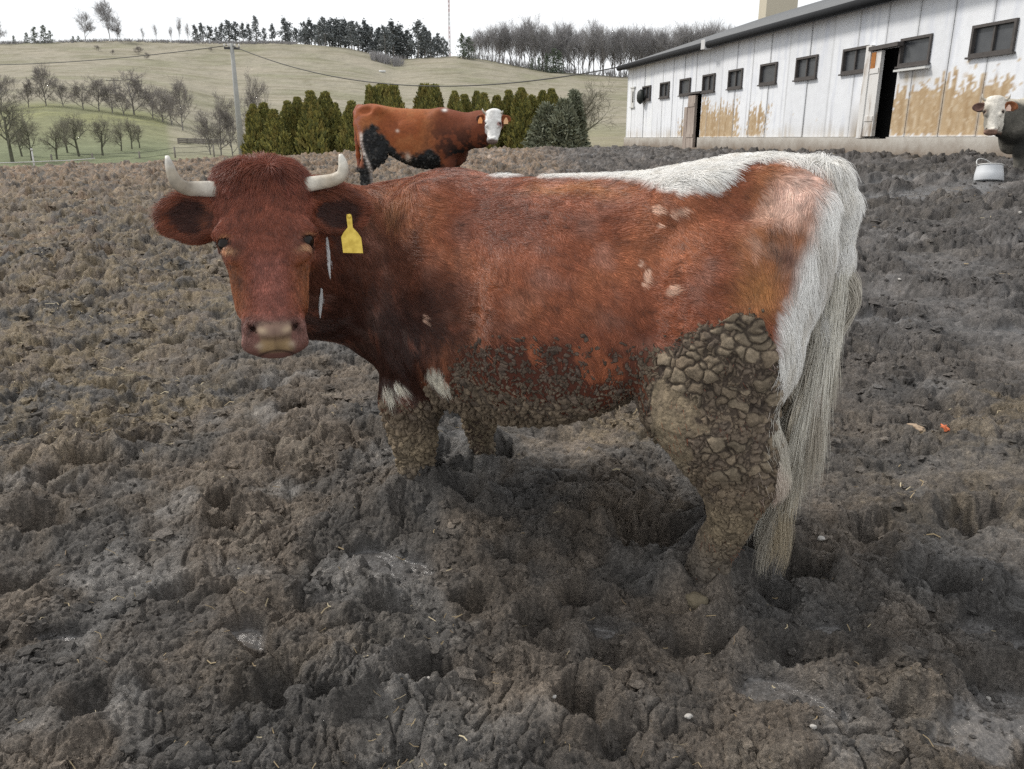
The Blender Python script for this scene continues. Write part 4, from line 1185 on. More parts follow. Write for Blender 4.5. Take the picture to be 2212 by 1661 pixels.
def make_far():
    na, nr = 420, 330
    az = np.linspace(R(-64), R(64), na); rr = 17*np.exp(np.linspace(0, math.log(700/17), nr))
    A_, Q = np.meshgrid(az, rr); x = (np.sin(A_)*Q).ravel(); y = (np.cos(A_)*Q).ravel()
    z = far_z(x, y); r = Q.ravel(); a = A_.ravel()
    z = np.where(r < 30, np.minimum(z, -.6), z)
    kn = ss(.02, .045, np.interp(a, *KNOLL))
    g1 = fbm2(x*.05, y*.05, 4, 411); g2 = fbm2(x*.35, y*.35, 3, 412)
    st = pn2(x*.02+y*.10, y*.35-x*.07, 413)
    c = np.zeros((len(x), 3), np.float32) + np.array([.340, .312, .240], np.float32)
    c = mixc(c, (.27, .26, .175), ss(-.05, .4, g1)*.8)
    c = mixc(c, (.385, .345, .27), ss(.0, .4, -g1+.3*st)*.7)
    c = mixc(c, (.205, .190, .120), ss(.10, .4, st)*.55)
    tr = np.abs(np.sin(a*9.0+.011*r+.6*g1)*2.2-.4+.008*(r-200)); c = mixc(c, (.22, .20, .13), ss(.035, .0, tr)*.6)
    gm = ss(118, 104, r)*(ss(.0, .05, kn)*.75+.25)
    c = mixc(c, (.240, .243, .140), gm*ss(.12, -.02, a))
    c = mixc(c, (.30, .30, .14), gm*ss(-.1, .35, g1+g2*.4)*.6)
    c = mixc(c, (.185, .215, .130), gm*ss(80, 55, r)*ss(-.25, -.4, a)*.7)
    c = mixc(c, (.30, .27, .18), ss(-.02, .06, a)*ss(130, 60, r)*.8)
    c = mixc(c, (.27, .22, .15), ss(50, 36, r)*.7)
    c *= .86*(1+.22*g2+.12*fbm2(x*2, y*2, 2, 414))[:, None]
    i = np.arange(nr-1)[:, None]*na + np.arange(na-1)[None, :]
    F = np.stack([i, i+1, i+na+1, i+na], -1).reshape(-1, 4)
    t = NT('grassland'); a_ = t.attr('col').outputs['Color']
    n1 = t.noise(1.2, 6, .7); n2 = t.noise(6, 5, .7)
    cc = t.mixc(1.0, a_, t.ramp(n1, [(.3, .78), (.7, 1.2)]), 'MULTIPLY')
    cc = t.mixc(1.0, cc, t.ramp(n2, [(.3, .75), (.7, 1.25)]), 'MULTIPLY')
    m = t.set(col=cc, rough=.95, spec=.1, normal=t.bump(n2, .5, .15))
    rf = r.reshape(nr, na)[:-1, :-1].ravel()
    V = np.stack([x, y, z], 1)
    cut = R1+6
    for nm, sel in (('meadow', rf < cut), ('hillside', rf >= cut)):
        Fs = F[sel]; u, inv = np.unique(Fs, return_inverse=True)
        tag(mesh_from(nm, V[u], inv.reshape(Fs.shape), [m], True, attrs={'col': np.clip(c[u], .01, .8)}), kind='structure')
make_far()

# ------------------------------------------------------------------ trees
def tri_tube(P0, P1, r0, r1):
    """many straight 3-sided twigs at once"""
    P0 = np.asarray(P0, float); P1 = np.asarray(P1, float); n = len(P0)
    d = P1-P0; d /= np.linalg.norm(d, axis=1, keepdims=True)+1e-9
    u = np.cross(d, np.where(np.abs(d[:, 2:3]) < .9, [[0, 0, 1.]], [[1., 0, 0]])); u /= np.linalg.norm(u, axis=1, keepdims=True)+1e-9
    w = np.cross(d, u); V = []
    for k in range(3):
        a = k*2*np.pi/3; q = math.cos(a)*u+math.sin(a)*w
        V += [P0+q*np.reshape(r0, (-1, 1)), P1+q*np.reshape(r1, (-1, 1))]
    V = np.stack(V, 1).reshape(-1, 3)
    b = np.arange(n)[:, None]*6
    F = np.concatenate([b+np.array([[0, 2, 3, 1]]), b+np.array([[2, 4, 5, 3]]), b+np.array([[4, 0, 1, 5]])])
    return V, F
def bare_tree_data(seed, H=6.0, spread=.5, trunk_h=.25, twig=.02, levels=4, nb=(6, 5, 5, 4), up=.35, lean=0.0, r_trunk=.03):
    """returns meshes (trunk with limbs, crown of twigs) for a leafless tree of height H"""
    rg = np.random.default_rng(seed)
    thick = MB(); T0 = []; T1 = []; RA = []; RB = []
    def branch(p, d, L, r, lev):
        n = 4 if lev < 2 else 3
        P = [p.copy()]; q = p.copy(); dd = d.copy()
        for i in range(n-1):
            dd = dd + rg.normal(0, .16 if lev else .05, 3) + np.array([0, 0, up*.22*(lev > 0)])
            dd /= np.linalg.norm(dd); q = q+dd*L/(n-1); P.append(q.copy())
        P = np.array(P); rr = np.linspace(r, r*.5, n)
        if lev < 2: thick.tube(P, rr, 6 if lev == 0 else 4, cap=False)
        else:
            for a, b, ra, rb in zip(P[:-1], P[1:], rr[:-1], rr[1:]): T0.append(a); T1.append(b); RA.append(max(ra, twig)); RB.append(max(rb, twig*.7))
        if lev >= levels: return
        k = nb[lev]
        for j in range(k):
            t = (trunk_h if lev == 0 else .25) + (1-(trunk_h if lev == 0 else .25))*(j+.7*rg.random())/k
            f = min(t, .999)*(n-1); i = int(f); pp = P[i]+(P[min(i+1, n-1)]-P[i])*(f-i)
            ax = P[min(i+1, n-1)]-P[i]; ax /= np.linalg.norm(ax)
            s = rg.normal(0, 1, 3); s -= ax*(s@ax); s /= np.linalg.norm(s)
            a = spread*(1.1-.35*t)+rg.normal(0, .1)
            nd = ax*math.cos(a)+s*math.sin(a)
            branch(pp, nd, L*(.62-.22*t if lev == 0 else .58)*(.75+.5*rg.random()), max(r*.5*(1.1-.5*t), twig*.8), lev+1)
    branch(np.zeros(3), np.array([lean, 0, 1.0]), H*.72, H*r_trunk, 0)
    V, F = tri_tube(T0, T1, RA, RB)
    tv = np.concatenate(thick.v); tf_ = np.concatenate(thick.f4)
    top = max(V[:, 2].max(), tv[:, 2].max()); k = H/top
    return (tv*k, tf_), (V*k, F)
BARK = plain('bark', (.22, .205, .19), .9, .3, 3)
BARK2 = plain('bark_mossy', (.13, .13, .095), .9, .35, 3)
TWIG = plain('twigs', (.27, .245, .225), .95, .2, 1)
TWIG_FAR = plain('far_twigs', (.31, .30, .30), .95, .2, .3)  # paler than the near twigs: distance haze put into the colour
TWIG_O = plain('orchard_twigs', (.23, .215, .17), .95, .2, 1)
_proto = {}
def proto_bare(key, mats, **kw):
    if key not in _proto:
        (tv, tf_), (cv, cf) = bare_tree_data(**kw)
        obs = []
        for nm, v, f, m in (('trunk', tv, tf_, mats[0]), ('crown', cv, cf, mats[1])):
            o = mesh_from(nm, v, f, [m], True); COL.objects.unlink(o); obs.append(o)
        _proto[key] = (obs, kw['H'])
    return _proto[key]
def place(name, proto, loc, H, label, cat, group, wide=1.0, rz=None):
    obs, H0 = proto
    t = empty(name, tuple(loc), rng.random()*6.28 if rz is None else rz); k = H/H0; t.scale = (k*wide, k*wide, k)
    tag(t, label, cat, group)
    for o in obs:
        c = o.copy(); c.parent = t; COL.objects.link(c)
    return t
def px_height(P, sx, stop):
    """height so that the top of a thing standing at P shows at picture row stop"""
    r = ray(sx, stop); d = math.hypot(P[0], P[1]); return CH + r[2]/math.hypot(r[0], r[1])*d - P[2]

orch = [proto_bare('or%d' % i, (BARK2, TWIG_O), seed=20+i, H=4.0, spread=.92, trunk_h=.30, twig=.0075, levels=4, nb=(8, 6, 6, 5), up=.5, r_trunk=.030) for i in range(3)]
bush = [proto_bare('bu%d' % i, (BARK, TWIG), seed=40+i, H=6.0, spread=.80, trunk_h=.10, twig=.014, levels=4, nb=(10, 6, 6, 5), up=.5, r_trunk=.018) for i in range(3)]
tall = [proto_bare('ta%d' % i, (BARK, TWIG_FAR), seed=60+i, H=18.0, spread=.52, trunk_h=.28, twig=.024, levels=4, nb=(14, 6, 5, 3), up=.7, r_trunk=.012) for i in range(5)]
roundt = [proto_bare('ro%d' % i, (BARK, TWIG_FAR), seed=80+i, H=16.0, spread=.72, trunk_h=.24, twig=.028, levels=4, nb=(11, 7, 6, 6), up=.45, r_trunk=.016) for i in range(2)]
def stand(sx, sbase, stop, protos, label, cat, group, wide=1.0, i=0, name='bare_tree', r0=24.0, push=0):
    P, r = far_hit(sx, sbase, r0)
    if push: P = P*np.array([1, 1, 0])*(1+push/r); P[2] = far_z(P[0], P[1])
    P[2] -= .1
    return place(name, protos[i % len(protos)], P, px_height(P, sx, stop), label, cat, group, wide)

# orchard on the meadow
OL = ['bare fruit tree with a thick forked trunk nearest the frame edge', 'small bare fruit tree right of the big forked one', 'bare fruit tree with a low split trunk in the orchard row',
      'round-headed bare fruit tree in the middle of the orchard row', 'spreading bare fruit tree at the near corner of the orchard', 'thin bare fruit tree behind the corner fruit tree',
      'slim bare fruit tree near the open end of the orchard', 'last bare fruit tree at the open end of the orchard', 'faint bare fruit tree behind the forked one', 'bare fruit tree behind the split-trunk tree']
for i, (sx, sb, st, wd) in enumerate([(27,350,196,1.0),(68,346,232,.8),(123,344,245,1.1),(171,338,240,1.1),(222,336,238,1.15),(262,326,248,1.0),(285,322,252,.9),(302,320,252,.9),(48,338,240,1.0),(146,330,248,1.0)]):
    stand(sx, sb, st, orch, OL[i], 'fruit tree', 'bare trees of the orchard', wd, i, 'fruit_tree', 27)
# shrubby trees along the top of the green rise
BL = ['grey bare tree at the frame edge above the orchard', 'low grey shrub above the forked fruit tree', 'tall grey bare tree above the orchard, tallest on the rise', 'grey bush beside the tallest tree on the rise',
      'sparse grey bush along the field edge', 'grey bush left of the wooden pole', 'low thicket bush just left of the wooden pole', 'dense dark round bare tree right of the wooden pole', 'low bush under the dense round tree',
      'brownish bush right of the dense round tree', 'thin bush down the slope from the round tree', 'narrow bare tree at the lower end of the tree band', 'low bush beside the narrow bare tree']
for i, (sx, sb, st, wd) in enumerate([(4,240,150,1.2),(62,232,165,1.1),(100,228,132,1.0),(137,230,165,1.2),(180,236,172,1.3),(214,240,160,1.2),(243,244,172,1.2),(290,248,143,1.25),(268,250,190,1.3),(330,256,176,1.2),(352,264,190,1.2),(395,282,160,.8),(372,270,185,1.2)]):
    stand(sx, sb, st, bush, BL[i], 'bare tree', 'bare trees along the green rise', wd, i, 'bare_tree', 60)
for i, (sx, sb, st, wd, lab) in enumerate([(478,336,188,.75,'bushy bare tree just left of the concrete pole'),(455,334,235,.9,'small bare bush left of the bushy tree by the pole'),(503,337,225,.8,'dense bare bush at the foot of the concrete pole'),
        (548,330,142,.6,'slender bare tree right of the concrete pole behind the thujas')]):
    stand(sx, sb, st, bush, lab, 'bare tree', 'bare trees by the concrete pole', wd, i, 'bare_tree', 40)
for i, (sx, sy, st, wd, lab) in enumerate([(213,110,96,1.6,'dark scrub bush high on the slope under the round bare tree'),(243,118,106,1.4,'low scrub bush high on the slope, second from the left'),(300,118,98,1.8,'largest scrub bush high on the slope'),(318,128,112,1.6,'scrub bush just below the largest one'),(455,112,100,1.2,'faint scrub bush high on the slope left of the pole')]):
    stand(sx, sy, st, bush, lab, 'scrub bush', 'scrub bushes high on the slope', wd, i, 'scrub_bush', 60)
stand(1258, 326, 158, orch, 'thin bare tree beside the barn corner', 'bare tree', None, 1.25, 1, 'bare_tree', 33)

# pines and single trees of the ridge
def pine_data(seed, H=11.0, w=2.0, low=.35):
    rg = np.random.default_rng(seed); mb = MB()
    mb.tube([(0,0,0),(.1,0,H*.5),(.05,.1,H*.95)], [.2,.14,.04], 6, cap=False)
    V = []; n = 0
    for k in range(19):
        t = k/18; z = H*(low+(1.0-low)*t); rad = w*(.95-.6*t)*(.55+.8*rg.random())
        a = rg.random()*6.28; c = np.array([math.cos(a)*rad*.7, math.sin(a)*rad*.7, z])
        m = 34
        p = c+rg.normal(0, 1, (m, 3))*np.array([rad*.42, rad*.42, H*.040])
        V.append(p)
    p = np.concatenate(V); m = len(p)
    u = rg.normal(0, 1, (m, 3)); u /= np.linalg.norm(u, axis=1, keepdims=True); v = np.cross(u, rg.normal(0, 1, (m, 3))); v /= np.linalg.norm(v, axis=1, keepdims=True)
    s = (.16+.16*rg.random((m, 1)))
    Q = np.stack([p-u*s-v*s*.6, p+u*s-v*s*.6, p+u*s+v*s*.6, p-u*s+v*s*.6], 1).reshape(-1, 3)
    return (np.concatenate(mb.v), np.concatenate(mb.f4)), (Q, np.arange(m*4).reshape(-1, 4))
PINE = plain('pine_needles', (.185, .200, .200), .9, .35, .8)  # needles paled and blued, far haze painted into them
PINE2 = plain('spruce_needles', (.12, .145, .105), .9, .35, .8)
def proto_pine(key, mat, **kw):
    (tv, tf_), (cv, cf) = pine_data(**kw); obs = []
    for nm, v, f, m in (('trunk', tv, tf_, BARK), ('crown', cv, cf, mat)):
        o = mesh_from(nm, v, f, [m], False); COL.objects.unlink(o); obs.append(o)
    return (obs, kw.get('H', 11.0))
pines = [proto_pine('p%d' % i, PINE, seed=100+i, low=.16+.07*i) for i in range(4)]
spruce = [proto_pine('s%d' % i, PINE2, seed=120+i, low=.05, w=2.4) for i in range(2)]
def on_ridge(sx, stop, protos, label, cat, group, wide=1.0, i=0, name='pine_tree', back=0.):
    a, _ = azt(sx, 100); r = R2-2+back; x, y = math.sin(a)*r, math.cos(a)*r
    P = np.array([x, y, far_z(x, y)-.3])
    return place(name, protos[i % len(protos)], P, max(2.0, px_height(P, sx, stop)), label, cat, group, wide)
k = 0
for sx, st, wd in [(427,57,1.1),(440,52,1.2),(456,58,1.1),(470,60,.9),(480,52,1.2),(497,46,1.2),(510,50,1.1),(527,52,1.1),(540,55,1.0),(556,37,.8),(572,62,.9),(590,55,1.0),(617,43,1.1),(641,62,1.2),(660,50,1.0),(673,45,1.2),(690,47,1.1),(703,40,1.2),(718,43,1.2),(731,45,1.2),
                   (746,44,1.3),(760,48,1.2),(774,52,1.2),(790,47,1.0),(803,60,1.1),(818,62,1.1),(832,58,1.1),(849,50,1.3),(862,58,1.2),(880,68,1.0),(903,48,1.0),(917,62,1.1),(930,70,1.1),(944,74,1.0),(958,82,.9)]:
    on_ridge(sx, st, pines, 'dark pine in the row along the far ridge', 'pine tree', 'pines along the far ridge', wd*1.25, k, back=float(rng.random()*16)); k += 1
    if sx > 600: on_ridge(sx+5+4*rng.random(), st+6+10*rng.random(), pines, 'dark pine in the row along the far ridge', 'pine tree', 'pines along the far ridge', wd*1.2, k+1, back=float(8+rng.random()*20))
for i, (sx, st, wd, lab) in enumerate([(60,72,1.4,'low dark spruce at the left end of the ridge'),(78,60,1.4,'dark bushy spruce on the ridge left of the round bare tree'),(98,57,1.3,'taller dark spruce beside the round bare tree'),(112,68,1.3,'dark spruce at the end of the small ridge clump'),
        (160,82,1.5,'small dark spruce under the round bare tree'),(172,80,1.5,'small dark bushy spruce at the round tree foot'),(32,78,1.2,'tiny dark spruce at the end of the ridge')]):
    on_ridge(sx, st, spruce, lab, 'spruce', 'dark spruces on the ridge', wd, i, 'spruce_tree')
for i, (sx, st, wd, lab) in enumerate([(187,14,.85,'round-crowned bare tree standing out on the ridge'),(240,-22,.7,'tallest bare tree on the ridge, cut by the frame top'),(256,22,.7,'bare tree leaning against the tallest ridge tree'),(262,50,.7,'thin low bare tree beside the tallest ridge tree'),
        (0,42,1.0,'bare tree cut by the frame edge on the ridge'),(310,55,.55,'thin pale bare tree on the ridge, first of two'),(340,48,.5,'thin pale bare tree on the ridge beside the birch clump'),(372,52,.6,'wispy pale tree of the birch clump on the ridge'),(388,34,.6,'tallest pale tree of the birch clump on the ridge'),(408,45,.6,'pale tree at the end of the birch clump')]):
    on_ridge(sx, st, roundt if wd > .65 else tall, lab, 'bare tree', 'single bare trees on the ridge', wd, i, 'bare_tree')
# the hilltop wood on the right
k = 0
for row, (n_, off) in enumerate(((60, 0.), (44, 16.))):
    for j in range(n_):
        sx = 1008+(1690-1008)*(j+.6*rng.random())/n_
        a, _ = azt(sx, 120); rr_ = 318+off+8*rng.random(); x, y = math.sin(a)*rr_, math.cos(a)*rr_
        P = np.array([x, y, far_z(x, y)-.3]); 
        top = np.interp(sx, [1000,1060,1110,1190,1300,1420,1480,1600,1700], [76,56,46,44,48,50,44,56,66])+rng.normal(0, 7)
        place('forest_tree', tall[k % 5], P, px_height(P, sx, top), 'tall bare grey tree in the hilltop wood', 'forest tree', 'bare trees of the hilltop wood', .85+.4*rng.random()); k += 1
for sx, st in [(1000,76),(1012,82),(1180,118),(1196,108),(1165,125),(1150,128),(1208,112)]:
    on_ridge(sx, st, spruce, 'green spruce at the edge of the hilltop wood', 'spruce', 'spruces at the wood edge', 1.3, k, 'spruce_tree', -6.); k += 1
def brush(name, pts, seed, h, n, label_kind='stuff'):
    """low leafless undergrowth as one mass"""
    rg = np.random.default_rng(seed); P0 = []; P1 = []
    for (sa, sb_, back) in pts:
        for i in range(n):
            sx = sa+(sb_-sa)*rg.random(); a, _ = azt(sx, 120); r = R2-5+back+10*rg.random()
            b = np.array([math.sin(a)*r, math.cos(a)*r, 0]); b[2] = far_z(b[0], b[1])-.1
            for q in range(5):
                P0.append(b); P1.append(b+np.array([rg.normal(0, .6), rg.normal(0, .6), h*(.4+.6*rg.random())]))
    V, F = tri_tube(P0, P1, np.full(len(P0), .07), np.full(len(P0), .03))
    tag(mesh_from(name, V, F, [TWIG_FAR], True), kind='stuff')
brush('undergrowth', [(1000,1690,-2)], 5, 2.6, 420)
brush('ridge_scrub', [(330,520,0),(520,640,0),(0,330,0)], 6, 1.0, 260)
brush('hilltop_thicket', [(800,870,-20)], 8, 3.2, 160)
# ------------------------------------------------------------------ thujas
def thuja_data(seed, H=2.8, w=.52, tip=1.0):
    rg = np.random.default_rng(seed); n = 5200
    t = rg.random(n)**.9; a = rg.random(n)*2*np.pi
    drop = pn2(a*2.6+3*seed, t*9, 77) > .38
    t = np.where(drop, rg.random(n), t)
    prof = np.interp(t, [0,.08,.25,.5,.72,.88,1.0], [.66,.88,1.0,.88,.60,.30,.03*tip])
    lump = 1+.34*pn2(a*1.6+seed, t*4, 3)+.26*pn2(a*4, t*12, 4+seed)
    rad = w*prof*lump*(.72+.33*rg.random(n)**.5)
    p = np.stack([np.cos(a)*rad, np.sin(a)*rad, t*H*.97+.02], 1)
    out = np.stack([np.cos(a), np.sin(a), 0*a], 1)
    up = np.array([0, 0, 1.0])+out*.45+rg.normal(0, .22, (n, 3)); up /= np.linalg.norm(up, axis=1, keepdims=True)
    sd = np.cross(up, out+rg.normal(0, .8, (n, 3))); sd /= np.linalg.norm(sd, axis=1, keepdims=True)
    s = .045+.05*rg.random((n, 1)); L = s*2.0
    Q = np.stack([p-sd*s*.5, p+sd*s*.5, p+sd*s*.35+up*L, p-sd*s*.2+up*L*1.1], 1).reshape(-1, 3)
    g = rg.random(n); patch = pn2(a*2, t*6, 8+seed)
    c = mixc(np.zeros((n, 3), np.float32)+np.array([.31, .285, .085], np.float32), (.14, .15, .055), ss(.2, .8, g))
    c = mixc(c, (.29, .235, .075), ss(.1, .5, patch)*.7)
    mb = MB(); mb.tube([(0,0,-.1),(0,0,H*.5),(0,0,H*.85)], [.05,.035,.01], 6, cap=False)
    mb.tube([(0,0,.05),(0,0,H*.5),(0,0,H*.9)], [w*.5,w*.5,.04], 8, cap=False)
    return (np.concatenate(mb.v), np.concatenate(mb.f4)), (Q, np.arange(n*4).reshape(-1, 4), np.repeat(c, 4, 0))
THJ = attr_mat('thuja_leaves', .8, .2, 2.0, .3)
THT = plain('thuja_wood', (.030, .032, .014), .95)
def proto_thuja(**kw):
    (tv, tf_), (cv, cf, cc) = thuja_data(**kw)
    a = mesh_from('trunk', tv, tf_, [THT], True); b = mesh_from('crown', cv, cf, [THJ], False, attrs={'col': cc})
    COL.objects.unlink(a); COL.objects.unlink(b); return ([a, b], kw.get('H', 2.8))
thj = [proto_thuja(seed=1), proto_thuja(seed=2, w=.44), proto_thuja(seed=3, w=.62, tip=5.), proto_thuja(seed=4, w=.72, tip=9.)]
TH = [(553,229,1,.9,'olive thuja against the concrete pole'),(575,226,0,1.0,'olive thuja second from the concrete pole'),(596,240,1,1.0,'short dark thuja third from the concrete pole'),
      (627,222,0,.9,'thuja at the left end of the tall middle clump'),(648,214,1,1.0,'pointed thuja second in the tall middle clump'),(677,201,1,1.1,'tallest slim thuja of the middle clump'),(708,203,0,1.1,'broad pointed thuja at the right of the middle clump'),(727,226,0,.9,'lower thuja leaning on the broad pointed one'),
      (764,222,0,1.0,'single thuja between the middle clump and the far cow'),(812,189,3,.9,'broad blunt thuja rising behind the rump of the far cow'),(829,186,2,1.0,'blunt thuja in the middle of the three behind the rump'),(852,188,2,1.0,'rightmost thuja of the three behind the rump'),
      (920,186,2,1.0,'squat thuja rising alone above the back of the far cow'),(942,187,2,.8,'twin tip of thuja beside the squat one above the back'),(984,201,1,.9,'narrow pointed thuja above the withers of the far cow'),(1005,208,1,1.0,'low double thuja right of the narrow pointed one'),
      (1031,201,1,.9,'slim thuja above the neck of the far cow'),(1046,205,0,.9,'yellowish thuja behind the head of the far cow'),(1074,210,0,1.0,'low round thuja just above the white face'),(1099,199,1,1.0,'thuja right of the white face of the far cow'),
      (1126,194,1,1.1,'tallest thuja right of the white face'),(1149,209,0,.9,'lower thuja between the two tall ones'),(1171,200,1,1.0,'thuja beside the grey juniper'),(1190,196,1,1.0,'last tall thuja behind the grey juniper')]
for i, (sx, st, pi_, wd, lab) in enumerate(TH):
    a, _ = azt(sx, 300); r = 39+1.2*math.sin(i*2.1); x, y = math.sin(a)*r, math.cos(a)*r
    P = np.array([x, y, float(far_z(x, y))-.25])
    H = px_height(P, sx, st)
    place('thuja', thj[pi_], P, H, lab, 'thuja', 'row of thujas behind the yard', 1.2*(wd*2.8/H*1.05 if H > 2.8 else wd))
def juniper(sx, st, r, w, lab, seed):
    rg = np.random.default_rng(seed); a, _ = azt(sx, 300); x, y = math.sin(a)*r, math.cos(a)*r
    P = np.array([x, y, float(far_z(x, y))-.2]); H = px_height(P, sx, st); n = 5200
    u = rg.random(n); th = rg.random(n)*6.283; rr = np.sqrt(rg.random(n))
    prof = np.interp(u, [0,.3,.7,1], [1,.95,.6,.15])
    p = np.stack([np.cos(th)*rr*w*prof, np.sin(th)*rr*w*prof, u*H], 1)*(1+.2*pn2(th*2, u*6, seed)[:, None]*np.array([1, 1, 0]))
    d = p/np.array([w, w, 3*H])+rg.normal(0, .5, (n, 3))+np.array([0, 0, .15]); d /= np.linalg.norm(d, axis=1, keepdims=True)
    s_ = np.cross(d, rg.normal(0, 1, (n, 3))); s_ /= np.linalg.norm(s_, axis=1, keepdims=True); s = .03+.03*rg.random((n, 1))
    Q = np.stack([p-s_*s, p+s_*s, p+s_*s*.4+d*s*5, p-s_*s*.4+d*s*5], 1).reshape(-1, 3)
    c = np.repeat(mixc(np.zeros((n, 3), np.float32)+np.array([.275, .285, .205], np.float32), (.14, .155, .105), rg.random(n)), 4, 0)
    t = empty('juniper', tuple(P)); tag(t, lab, 'juniper', 'grey junipers beside the barn')
    mesh_from('crown', Q, np.arange(n*4).reshape(-1, 4), [THJ], False, t, attrs={'col': c})
    mb = MB(); mb.tube([(0,0,-.1),(0,0,H*.9)], [.06,.02], 6); mb.build('trunk', THT, t)
juniper(1180, 232, 36.5, .95, 'broad grey-green juniper right of the thujas', 61)
juniper(1218, 222, 36, .85, 'grey juniper in the middle of the three by the barn', 62)
juniper(1240, 204, 37, .55, 'tall narrow grey juniper nearest the barn', 63)

# ------------------------------------------------------------------ poles, wires, mast, fences
CONC = plain('pole_concrete', (.36, .36, .34), .85, .25, 3, bump=.004)
GREYW = plain('grey_wood', (.22, .20, .175), .9, .35, 6)
WIRE = plain('wire', (.06, .06, .06), .6)
CER = plain('insulator', (.6, .58, .55), .3)
def pole(name, sx, sb, st, r, rad, mat, lab, cat, arm, grp=None):
    a, _ = azt(sx, sb); x, y = math.sin(a)*r, math.cos(a)*r
    P = np.array([x, y, float(far_z(x, y))-.4]); H = px_height(P, sx, st)
    t = empty(name, tuple(P), -a); tag(t, lab, cat, grp)
    mb = MB(); mb.tube([(0,0,0),(0,0,H*.5),(0,0,H)], [rad, rad*.8, rad*.55], 10); mb.build('shaft', mat, t, True)
    mb = MB(); mb.box((-arm, -.05, H-.28), (arm, .05, H-.18)); ar = mb.build('crossarm', WIRE if mat is CONC else mat, t)
    for s in (-1, -.45, .45, 1):
        mb = MB(); mb.tube([(s*arm*.93, 0, H-.18), (s*arm*.93, 0, H-.10), (s*arm*.93, 0, H-.02)], [.03, .045, .02], 8); mb.build('insulator', CER, ar, True)
    return P+np.array([0, 0, H])
ptop = pole('utility_pole', 523, 336, 94, 44, .17, CONC, 'grey concrete utility pole standing at the yard edge', 'utility pole', .36)
pole('utility_pole', 255, 242, 170, 118, .14, GREYW, 'far wooden utility pole among the bare trees of the rise', 'utility pole', .9)
def cable(A_, B_, sag, lab, name='power_line', r=.022):
    t = np.linspace(0, 1, 40)[:, None]; P = A_*(1-t)+B_*t; P[:, 2] -= 4*sag*(t*(1-t))[:, 0]
    mb = MB(); mb.tube(P, r, 5); tag(mb.build(name, WIRE, None, True), lab, 'cable')
def mast():
    a, _ = azt(971, 100); r = 430.; x, y = math.sin(a)*r, math.cos(a)*r; P = np.array([x, y, 30.]); H = 62.
    t = empty('radio_mast', tuple(P)); tag(t, 'thin red and white radio mast behind the ridge pines', 'mast')
    rw = NT('mast_paint'); sp = rw.new('ShaderNodeSeparateXYZ'); rw.link(rw.coord(), sp.inputs[0])
    f = rw.math('GREATER_THAN', rw.math('FRACT', rw.math('DIVIDE', sp.outputs[2], 12.0)), .5)
    m = rw.set(col=rw.mixc(f, (.42, .40, .40), (.36, .20, .19)), rough=.6)
    mb = MB()
    for k in range(3):
        b = k*2.094; mb.tube([(math.cos(b)*.42, math.sin(b)*.42, 0), (math.cos(b)*.42, math.sin(b)*.42, H)], .12, 4)
    for i in range(30):
        z = i*2.
        for k in range(3):
            b = k*2.094; c = b+2.094
            mb.tube([(math.cos(b)*.42, math.sin(b)*.42, z), (math.cos(c)*.42, math.sin(c)*.42, z+2)], .06, 3)
    mb.build('lattice', m, t)
mast()
def post_at(sx, sb, st, lab, r0=26.):
    P, r = far_hit(sx, sb, r0); H = px_height(P, sx, st)
    mb = MB(); mb.tube([(0,0,-.3),(0,0,H)], .05, 7); o = mb.build('fence_post', GREYW, None, True); o.location = P
    tag(o, lab, 'fence post', 'posts of the meadow fence'); return P+np.array([0, 0, H])
tops = [post_at(*q) for q in [(112,346,333,'thin fence post below the split-trunk fruit tree'),(200,342,331,'fence post below the middle of the orchard'),(302,342,327,'dark fence post right of the orchard'),(379,341,317,'fence post in front of the grey hurdle, left one'),(463,339,313,'fence post nearest the bushy tree by the pole')]]
for i in range(len(tops)-1):
    for dz, w_ in ((-.05, 'top'), (-.35, 'lower')):
        cable(tops[i]+np.array([0,0,dz]), tops[i+1]+np.array([0,0,dz]), .03, '%s fence wire between post %s of the meadow fence' % (w_, ['one and two','two and three','three and four','four and five'][i]), 'fence_wire', .010)
def hurdle():
    P, r = far_hit(386, 311, 40); Q, _ = far_hit(483, 312, 40)
    t = empty('wooden_fence', tuple(P)); tag(t, 'grey weathered rail fence on the green meadow', 'fence')
    L = np.linalg.norm(Q-P); d = (Q-P)/L; H = px_height(P, 386, 298)
    n = 7
    for i in range(n):
        q = d*L*i/(n-1); mb = MB(); mb.tube([(q[0], q[1], q[2]-.2), (q[0], q[1], q[2]+H)], .07, 6); mb.build('post', GREYW, t)
    for k in range(3):
        z = H*(.3+.3*k); mb = MB(); mb.tube([(0, 0, z), tuple(d*L+np.array([0, 0, z]))], .06, 5); mb.build('rail', GREYW, t)
hurdle()
WHT = plain('white_plastic', (.60, .60, .58), .5, .08)
def tape():
    pts = [at_y(*q) for q in [(-60,354,19),(0,352,19.5),(60,350,20),(110,348,20.5),(160,346,21),(205,342,21.5)]]
    mb = MB(); mb.tube(np.array(pts), .011, 5); tag(mb.build('fence_tape', WHT, None, True), 'white electric fence tape along the bank below the orchard', 'fence tape')
    P = at_y(73, 352, 20.2); mb = MB(); mb.tube([(0,0,-.3),(0,0,.02),(0,0,.30)], [.02,.02,.015], 7); mb.tube([(0,0,.29),(0,0,.34)], [.03,.02], 7)
    o = mb.build('tape_post', WHT, None, True); o.location = P; tag(o, 'short white plastic post holding the fence tape', 'fence post')
tape()
